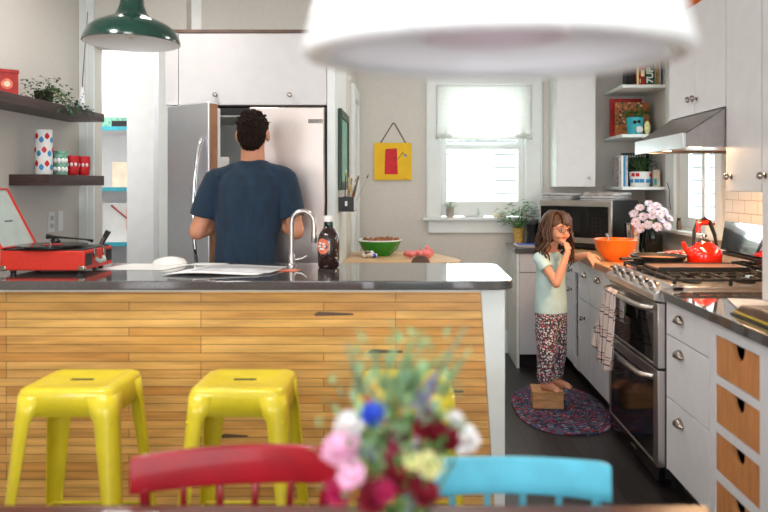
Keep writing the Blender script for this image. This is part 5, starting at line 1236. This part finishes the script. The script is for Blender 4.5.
# ------------------------------------------------------------------ people
def hand(b, wrist, d, n, side, L=.18, curls=(25, 30, 35, 40), thumb=30, spread=6, r=1.0, up=None):
    """palm + four curled fingers + thumb; d along fingers, n palm normal, side towards the thumb"""
    d, n, side = Vector(d).normalized(), Vector(n), Vector(side)
    n = (n - d * n.dot(d)).normalized(); side = (side - d * side.dot(d) - n * side.dot(n)).normalized(); w = Vector(wrist)
    k = L / .18; pl = .085 * k
    for o in (-.026, -.009, .009, .026):
        b.cap(w + d * .012 * k + side * o * k * .6, w + d * pl + side * o * k, .0125 * k * r, .0108 * k * r, 10)
    kn = w + d * pl
    for i, (o, fl) in enumerate(((.028, .9), (.010, 1.0), (-.009, .93), (-.027, .74))):
        a = R(spread * (1.5 - i)); dd = (d * math.cos(a) + side * math.sin(a)).normalized(); p = kn + side * o * k; c = R(curls[i]); cur = 0
        for s_, (seg, rr) in enumerate(((.040, .0092), (.026, .0084), (.020, .0074))):
            cur += c * (0.7 if s_ == 0 else 1.0); v = dd * math.cos(cur) + n * math.sin(cur); q = p + v * seg * fl * k
            b.cap(p, q, rr * k * r, (rr - .0008) * k * r, 10); p = q
    a = R(thumb); p = w + d * .028 * k + side * .026 * k; v = (side * .75 + d * .6 + n * .25).normalized(); q = p + v * .038 * k; b.cap(p, q, .0125 * k * r, .0105 * k * r, 10)
    v2 = (d * .85 + side * .2 + n * math.sin(a)).normalized(); s2 = q + v2 * .030 * k; b.cap(q, s2, .0100 * k * r, .0090 * k * r, 10); b.cap(s2, s2 + (d + n * math.sin(a) * 1.4).normalized() * .020 * k, .0088 * k * r, .0072 * k * r, 10)

# ---- man, seen from behind, facing the fridge (+y)
mx, my = -.85, 3.732
man = thing('person', (mx, my, 0), 'person in a navy t-shirt seen from behind reaching into the refrigerator', 'person')
b = MB()
b.ell((mx, my + .012, 1.69), (.075, .093, .095), 24).ell((mx, my + .04, 1.645), (.06, .07, .07), 20).ell((mx, my + .098, 1.635), (.028, .03, .03), 12)
b.cap((mx, my + .115, 1.675), (mx, my + .128, 1.655), .010, .014, 10)
for s_ in (-1, 1): b.ell((mx + s_ * .081, my + .003, 1.662), (.012, .022, .034), 12); b.ell((mx + s_ * .03, my + .1, 1.662), (.02, .014, .014), 10)
b.cap((mx, my, 1.49), (mx, my + .01, 1.61), .066, .061, 18)
b.cap((mx - .10, my, 1.43), (mx + .10, my, 1.43), .045, .045); b.cap((mx - .035, my + .005, 1.50), (mx + .035, my + .005, 1.50), .045, .045)
b.loft([(mx - .03, my, .90, .150, .10), (mx - .034, my + .003, 1.05, .145, .095), (mx - .026, my + .003, 1.2, .152, .10), (mx - .012, my, 1.33, .166, .10), (mx - .004, my, 1.42, .150, .085), (mx, my, 1.48, .09, .06)], 30)
b.loft([(mx, my, .80, .12, .10), (mx, my, .87, .168, .12), (mx, my, .96, .155, .105)], 30)
LSH, RSH = Vector((mx - .192, my, 1.430)), Vector((mx + .180, my, 1.430))
LEL, REL = Vector((mx - .285, my - .03, 1.155)), Vector((mx + .232, my - .01, 1.155))
LWR, RWR = Vector((-1.045, 3.905, 1.20)), Vector((-.80, 3.905, 1.245))
for sh_, el, wr in ((LSH, LEL, LWR), (RSH, REL, RWR)):
    b.ell(sh_ - Vector((0, 0, .012)), (.048, .048, .048), 16); b.cap(sh_ - Vector((0, 0, .015)), el, .049, .044, 18); b.ell(el, (.046, .046, .046), 14)
    mid = el.lerp(wr, .3); b.cap(el, mid, .044, .045, 16); b.cap(mid, wr, .045, .028, 16)
for s_ in (-1, 1):
    hip, kn, an = Vector((mx + s_ * .09, my, .84)), Vector((mx + s_ * .11, my + .02, .47)), Vector((mx + s_ * .115, my - .01, .09))
    b.cap(hip, kn, .088, .058, 18); b.cap(kn, kn.lerp(an, .35) - Vector((0, .012, 0)), .056, .056, 16); b.cap(kn.lerp(an, .35) - Vector((0, .012, 0)), an, .055, .038, 16)
    b.cap((mx + s_ * .115, my - .03, .045), (mx + s_ * .13, my + .14, .03), .038, .028, 14)
hand(b, LWR, (.5, .72, .15), (.8, -.4, 0), (.1, 0, 1), .185, (30, 32, 34, 36))
hand(b, RWR, (-.35, .9, .1), (-.6, -.3, -.6), (-.4, 0, .9), .185, (22, 26, 30, 34))
remeshed(b, 'body', M['skin'], man, .0062, 3)
b = MB()
b.loft([(mx - .034, my, .955, .176, .122), (mx - .034, my, 1.02, .170, .120), (mx - .032, my + .003, 1.12, .170, .12), (mx - .024, my + .003, 1.22, .180, .123), (mx - .012, my, 1.32, .192, .126), (mx - .006, my, 1.40, .196, .120), (mx - .003, my, 1.445, .180, .106), (mx, my, 1.485, .125, .086), (mx, my + .002, 1.512, .09, .08), (mx, my + .002, 1.528, .078, .076)], 40)
for sh_, el in ((LSH, LEL), (RSH, REL)):
    nk = Vector((mx + (.055 if sh_.x > mx else -.055), my, 1.478)); b.cap(nk, sh_ + Vector((0, 0, -.004)), .052, .066, 18)
    s0 = sh_ + Vector((0, 0, -.005)); e = s0.lerp(el, .72); b.tube([s0, s0.lerp(e, .25), s0.lerp(e, .6), e], [.066, .070, .068, .066], 26)
sh_o = remeshed(b, 't_shirt', M['navy'], man, .0062, 3)
for v in sh_o.data.vertices:      # soft folds
    c = v.co; k_ = noise.noise(Vector((c.x * 9, c.y * 9, c.z * 3.2))) + .5 * noise.noise(Vector((c.x * 20 + c.z * 8, c.y * 20, c.z * 7)))
    v.co += v.normal * .0085 * k_
b = MB()
for s_ in (-1, 1):
    b.tube([(mx + s_ * .088, my, .90), (mx + s_ * .1, my + .01, .70), (mx + s_ * .11, my + .02, .47), (mx + s_ * .114, my - .01, .25), (mx + s_ * .115, my - .01, .06)], [.10, .094, .074, .068, .062], 24)
b.loft([(mx, my, .80, .15, .115), (mx, my, .90, .176, .124), (mx, my, .99, .166, .114)], 32); remeshed(b, 'jeans', M['jeans'], man, .008, 3)
b = MB(); 
for s_ in (-1, 1): b.cap((mx + s_ * .115, my - .035, .052), (mx + s_ * .132, my + .15, .040), .046, .036, 14); b.box(mx + s_ * .122 - .045, mx + s_ * .122 + .045, my - .075, my + .18, .002, .03)
remeshed(b, 'shoes', M['leather'], man, .006, 2)
# short tousled hair
b = MB(); b.ell((mx, my + .002, 1.708), (.083, .098, .088), 26).ell((mx, my - .028, 1.668), (.077, .070, .086), 22).ell((mx, my - .040, 1.628), (.060, .056, .052), 18)
random.seed(5)
for i in range(240):
    a, e = random.uniform(0, 6.28), random.uniform(.1, 1.5); dv = Vector((math.cos(a) * math.cos(e), math.sin(a) * math.cos(e), math.sin(e)))
    if dv.y > .45 and dv.z < .45: continue
    p = Vector((mx, my + .002, 1.708)) + Vector((dv.x * .079, dv.y * .094, dv.z * .085)); b.cap(p, p + dv * .005 + Vector((random.uniform(-.018, .018), random.uniform(-.018, .018), .004)), .007, .003, 7)
remeshed(b, 'hair', M['hairdark'], man, .0042, 1, .003, 90)

# ---- girl, three quarter view, on the step box
gx, gy, gz = .878, 4.43, .117
girl = thing('person', (gx, gy, gz), 'long haired child in mint t-shirt and floral pants standing on the box', 'person')
TH = R(47); Rg = Matrix.Rotation(TH, 3, 'Z')
def G(x, y, z): v = Rg @ Vector((x, y, 0)); return Vector((gx + v.x, gy + v.y, z))     # local: -y front, +x her left
def Gd(x, y, z): return Rg @ Vector((x, y, z))
A4 = Matrix.Translation((gx, gy, 0)) @ Matrix.Rotation(TH, 4, 'Z')
gq = Matrix.Rotation(TH, 3, 'Z').to_quaternion()
b = MB()
# head: local frame then rotate; head centre z 1.135, turned a touch more to the camera
HC = Vector((0, -.060, 1.125))
hb = MB()
hb.ell(HC + Vector((0, .012, .022)), (.070, .083, .078), 26).ell(HC + Vector((0, -.026, -.018)), (.058, .052, .066), 22).ell(HC + Vector((0, -.040, -.060)), (.034, .032, .028), 16)
hb.ell(HC + Vector((0, -.058, -.066)), (.016, .014, .013), 12)
for s_ in (-1, 1):
    hb.ell(HC + Vector((s_ * .030, -.052, -.032)), (.024, .022, .022), 14); hb.ell(HC + Vector((s_ * .069, .012, -.008)), (.009, .016, .024), 12); hb.ell(HC + Vector((s_ * .028, -.062, .022)), (.024, .012, .008), 10)
hb.cap(HC + Vector((0, -.070, .006)), HC + Vector((0, -.083, -.018)), .0065, .0095, 12).ell(HC + Vector((.007, -.077, -.021)), (.006, .006, .005), 8).ell(HC + Vector((-.007, -.077, -.021)), (.006, .006, .005), 8)
hb.ell(HC + Vector((0, -.070, -.042)), (.016, .010, .010), 12)
HT = Matrix.Translation((gx, gy, 0)) @ Matrix.Rotation(TH - R(19), 4, 'Z') @ Matrix.Translation(HC) @ Matrix.Rotation(R(4), 4, 'X') @ Matrix.Translation(-HC)
me_ = bpy.data.meshes.new('tmp'); hb.xform(HT); hb.bm.to_mesh(me_); hb.bm.free(); b.bm.from_mesh(me_); bpy.data.meshes.remove(me_)
b.cap(G(0, .0, .985), G(.0, -.038, 1.07), .032, .031, 16)
b.cap(G(-.075, .005, .958), G(.075, .005, .958), .036, .036, 14)
tb_ = MB(); tb_.loft([(0, 0, .56, .088, .066), (0, 0, .64, .098, .072), (0, 0, .74, .088, .066), (0, 0, .84, .095, .066), (0, 0, .92, .104, .064), (0, 0, .965, .07, .048)], 28)
tb_.xform(A4); me_ = bpy.data.meshes.new('tmp'); tb_.bm.to_mesh(me_); tb_.bm.free(); b.bm.from_mesh(me_); bpy.data.meshes.remove(me_)
RS, LS = G(-.112, .005, .945), G(.108, .005, .945)
RE = Vector((.876, 4.245, .802)); RW = HT @ (HC + Vector((-.012, -.125, -.125)))
LE = Vector((1.045, 4.42, .93)); LW = Vector((1.115, 4.365, .948))
LE = Vector((1.03, 4.50, .925)); LW = Vector((1.105, 4.385, .965))
for s_, e, w_ in ((RS, RE, RW), (LS, LE, LW)):
    b.ell(s_, (.036, .036, .036), 14); b.cap(s_, e, .031, .026, 14); b.ell(e, (.027, .027, .027), 12); m_ = e.lerp(w_, .3); b.cap(e, m_, .0265, .026, 14); b.cap(m_, w_, .026, .018, 14)
up_ = ((HT @ (HC + Vector((0, -.085, -.052)))) - RW).normalized()
hand(b, RW, up_, Gd(.3, .9, 0), Gd(.9, -.3, .4), .115, (62, 68, 72, 74), thumb=35, spread=3)
hand(b, LW, (.42, -.55, -.62), (.45, .25, -.8), (.7, .6, .1), .125, (10, 14, 18, 20), thumb=15, spread=9)
for s_ in (-1, 1):
    hip, kn, an = G(s_ * .048, 0, .58), G(s_ * .052, -.01, .37), G(s_ * .052, .005, .165)
    b.cap(hip, kn, .058, .040, 16); b.cap(kn, kn.lerp(an, .35), .040, .038, 14); b.cap(kn.lerp(an, .35), an, .038, .025, 14)
    hl_, bl_ = G(s_ * .052, .018, .143), G(s_ * .062, -.085, .134); b.ell(hl_ + Vector((0, 0, -.004)), (.024, .024, .023), 12); b.cap(an + Vector((0, 0, -.01)), bl_, .025, .018, 12); b.cap(hl_ + Vector((0, 0, -.006)), bl_, .020, .017, 12)
    for k_ in range(5):
        o = (k_ - 2) * .0105 * s_; b.cap(G(s_ * .062 + o, -.088 + abs(k_ - 1) * .003, .129), G(s_ * .064 + o * 1.1, -.112 + (k_ * .004 if s_ > 0 else k_ * .004), .126), .0078, .0065, 8)
remeshed(b, 'body', M['skin2'], girl, .0038, 2)
def gpart(mb, name, m, **k): mb.xform(HT); return mb.build(name, m, girl, **k)
for s_ in (-1, 1):
    eo = gpart(MB().ell(HC + Vector((s_ * .027, -.0665, .004)), (.0125, .008, .008), 14), 'eye', M['white'], smooth=True)
    mb = MB().ell(HC + Vector((s_ * .027, -.0735, .003)), (.0055, .003, .0062), 12); mb.xform(HT); mb.build('iris', M['hairdark'], eo, smooth=True)
    gpart(MB().tube([HC + Vector((s_ * .012, -.078, .024)), HC + Vector((s_ * .028, -.078, .029)), HC + Vector((s_ * .043, -.068, .023))], [.0016, .0022, .001], 6), 'eyebrow', M['hairdark'], smooth=True)
gpart(MB().cap(HC + Vector((-.012, -.078, -.040)), HC + Vector((.012, -.078, -.040)), .0032, .0032, 8).cap(HC + Vector((-.010, -.0785, -.046)), HC + Vector((.010, -.0785, -.046)), .0038, .0038, 8), 'lips', M['lip'], smooth=True)
b = MB(); mp_ = mat('rose_frame', (120, 44, 52), .3)
for s_ in (-1, 1):
    pts = [HC + Vector((s_ * .028 + .021 * math.cos(R(a)), -.088 + .006 * abs(math.cos(R(a))) * (1 if math.cos(R(a)) * s_ > 0 else -.2), .003 + .016 * math.sin(R(a)))) for a in range(0, 361, 20)]
    b.tube(pts, .0019, 6, caps=False); b.tube([HC + Vector((s_ * .049, -.084, .008)), HC + Vector((s_ * .066, -.05, .008)), HC + Vector((s_ * .072, .0, .004))], .0016, 6)
b.tube([HC + Vector((-.008, -.089, .006)), HC + Vector((0, -.090, .009)), HC + Vector((.008, -.089, .006))], .0018, 6)
gg = gpart(b, 'glasses', mp_, smooth=True)
b = MB()
for s_ in (-1, 1): b.lathe([(0, 0), (.019, 0), (.019, .0006), (0, .0006)], HC + Vector((s_ * .028, -.0875, .003)), 20, (0, 1, 0), 1, .8)
b.xform(HT); b.build('lenses', M['glass'], gg)
# hair: cap plus long wavy locks
b = MB(); b.ell(HC + Vector((0, .018, .036)), (.078, .086, .074), 26).ell(HC + Vector((0, .045, -.02)), (.072, .056, .08), 20)
b.xform(HT); remeshed(b, 'hair_crown', M['hairbrown'], girl, .004, 2, .0015, 80)
random.seed(21); b = MB()
def lock(phi, top, length, r, out, lay=0.0, fr=1.0):
    """a wavy lock from the parting over the scalp and down; phi measured from the face (0) round the head"""
    sx, sy = math.sin(phi), -math.cos(phi); pts = [HC + Vector((.008, -.012, .112 + lay * .3))]; ph = random.uniform(0, 6.28); am = random.uniform(.010, .018)
    for t in (.35, .65, .9):
        e = t * 1.5; pts.append(HC + Vector((sx * math.sin(e) * (.080 + lay), .012 + sy * math.sin(e) * (.090 + lay), .036 + math.cos(e) * (.078 + lay))))
    last = pts[-1]; n_ = 11
    for i in range(1, n_ + 1):
        t = i / n_; w = am * math.sin(ph + t * 15) * (.3 + t); o = out * math.sin(min(1, t * 1.5) * 1.57)
        pts.append(last + Vector((sx * (o + w) + sy * w * .8, sy * (o + w) * .8 - sx * w * .8, -length * t)))
    rad = [r * .6, r * .9, r] + [r * (1 - .72 * (i / (len(pts) - 4)) ** 1.6) for i in range(len(pts) - 3)]
    b.tube(pts, rad, 8, flat=.6)
for i in range(84):
    phi = R(random.uniform(62, 298)); side = min(abs(phi - R(62)), abs(phi - R(298)))
    lock(phi, 0, random.uniform(.20, .31), random.uniform(.006, .011), random.uniform(.0, .034), random.uniform(0, .008))
for phi, ln, o in ((54, .26, .015), (60, .28, .02), (66, .27, .03), (-64, .29, .028), (-70, .27, .035), (-76, .28, .03), (-84, .29, .035), (72, .25, .03), (80, .27, .03)):
    lock(R(phi), 0, ln, .012, o, .004)
# fringe swept across the forehead
for i in range(16):
    t = i / 15; x1_ = -.012 + .080 * t; pts = [HC + Vector((-.006, -.01, .112)), HC + Vector((x1_ * .55, -.055, .098)), HC + Vector((x1_ * .9, -.082 + abs(x1_) * .35, .066)), HC + Vector((x1_ * 1.06, -.084 + abs(x1_) * .42, .036 + random.uniform(-.004, .004) - abs(x1_) * .35))]
    b.tube(pts, [.008, .011, .010, .004], 8, flat=.6)
b.xform(HT); b.build('hair_locks', M['hairbrown'], girl, smooth=True)
# clothing
b = MB(); b.loft([(0, 0, .598, .122, .094), (0, 0, .64, .122, .094), (0, 0, .74, .114, .088), (0, 0, .84, .114, .083), (0, 0, .91, .117, .075), (0, 0, .95, .098, .062), (0, 0, .978, .064, .05)], 36); b.xform(A4)
for s_, e in ((RS, RE), (LS, LE)):
    b.ell(s_, (.044, .044, .042), 14); q = s_.lerp(e, .42); b.tube([s_, s_.lerp(q, .5), q], [.044, .042, .042], 20)
ts = remeshed(b, 't_shirt', M['mint'], girl, .0042, 3)
for v in ts.data.vertices:
    c = v.co; v.co += v.normal * .005 * (noise.noise(Vector((c.x * 14, c.y * 14, c.z * 9))) + .5 * noise.noise(c * 34))
b = MB()
for s_ in (-1, 1):
    pp = [G(s_ * .05, 0, .60), G(s_ * .054, -.002, .48), G(s_ * .056, -.008, .36), G(s_ * .056, 0, .26), G(s_ * .054, .002, .185), G(s_ * .053, .003, .165)]
    b.tube(pp, [.074, .072, .062, .058, .052, .034], 22)
mb = MB(); mb.loft([(0, 0, .53, .102, .078), (0, 0, .60, .106, .08), (0, 0, .635, .102, .078)], 30); mb.xform(A4); me_ = bpy.data.meshes.new('tmp'); mb.bm.to_mesh(me_); mb.bm.free(); b.bm.from_mesh(me_); bpy.data.meshes.remove(me_)
pn = remeshed(b, 'floral_pants', M['floral'], girl, .0045, 3)
for v in pn.data.vertices:
    c = v.co; v.co += v.normal * .007 * noise.noise(Vector((c.x * 16, c.y * 16, c.z * 11)))

# ------------------------------------------------------------------ light
def area(name, loc, rot, sx, sy, power, c=(1, 1, 1), shape='RECTANGLE', spread=180):
    l = bpy.data.lights.new(name, 'AREA'); l.shape = shape; l.size = sx; l.size_y = sy; l.energy = power; l.color = c; l.spread = R(spread)
    o = bpy.data.objects.new(name, l); COL.objects.link(o); o.location = loc; o.rotation_euler = rot; return o
def portal(name, loc, rot, sx, sy):
    o = area(name, loc, rot, sx, sy, 1.0); o.data.cycles.is_portal = True; return o
portal('daylight_rear_windows', (.5, -2.71, 1.4), (R(90), 0, 0), 2.4, 2.2)
portal('daylight_added_left_opening', (-2.26, -.7, 1.55), (R(90), 0, R(-90)), 2.0, 1.3)  # portal for the added, unseen opening in the left wall
portal('daylight_back_window', (.593, 5.99, 1.685), (R(-90), 0, 0), .72, 1.11)
portal('daylight_right_window', (2.07, 4.8, 1.6), (R(90), 0, R(90)), .7, 1.02)
area('pantry_fill_light', (-2.4, 5.2, 2.70), (0, 0, 0), 1.2, .8, 22, (1, 1, 1))  # added fill that brightens the pantry, no skylight there
for x_, y_, p_ in ((-1.6, 1.9, 16), (-1.4, 3.6, 8), (.2, 3.6, 6), (.3, 4.6, 6)): area('kitchen_fill_light', (x_, y_, 2.70), (0, 0, 0), .3, .3, p_, (1, .97, .94))  # unseen fill lights added to brighten the kitchen
area('dining_fill_light', (-.9, 1.6, 2.70), (0, 0, 0), .4, .4, 8, (1, .97, .93))  # added overhead fill on the dining side, no fitting there
area('hood_light', (1.42, 3.56, 1.575), (0, R(6), 0), .10, .55, 15, (1, .60, .30))
sn = bpy.data.lights.new('sun', 'SUN'); sn.energy = 1.0; sn.angle = R(2); so = bpy.data.objects.new('sun', sn); COL.objects.link(so); so.rotation_euler = (R(35), R(12), 0); so.location = (0, 7, 6)
so.rotation_euler = (R(50), 0, R(8))
wd = bpy.data.worlds.new('world'); bpy.context.scene.world = wd; wd.use_nodes = True
nt = wd.node_tree; bgn = nt.nodes['Background']; bgn.inputs[0].default_value = (.94, .97, 1, 1); bgn.inputs[1].default_value = 7.0

# ------------------------------------------------------------------ camera
cam = bpy.data.cameras.new('camera'); co = bpy.data.objects.new('camera', cam); COL.objects.link(co)
co.location = (0, 0, EYE); co.rotation_euler = (R(90), 0, 0)
cam.sensor_width = 36; cam.lens = 36 * F / 768; cam.shift_x = -(VX - 384) / 768; cam.shift_y = -(256 - VY) / 768
cam.clip_start = 0.05; cam.dof.use_dof = True; cam.dof.focus_distance = 4.3; cam.dof.aperture_fstop = 1.8
sc = bpy.context.scene; sc.camera = co
sc.view_settings.view_transform = 'Standard'; sc.view_settings.look = 'None'; sc.view_settings.gamma = 1; sc.view_settings.use_curve_mapping = False
sc.view_settings.exposure = 0.2
sc.cycles.use_denoising = True; sc.cycles.max_bounces = 8; sc.cycles.transparent_max_bounces = 12; sc.cycles.sample_clamp_indirect = 8
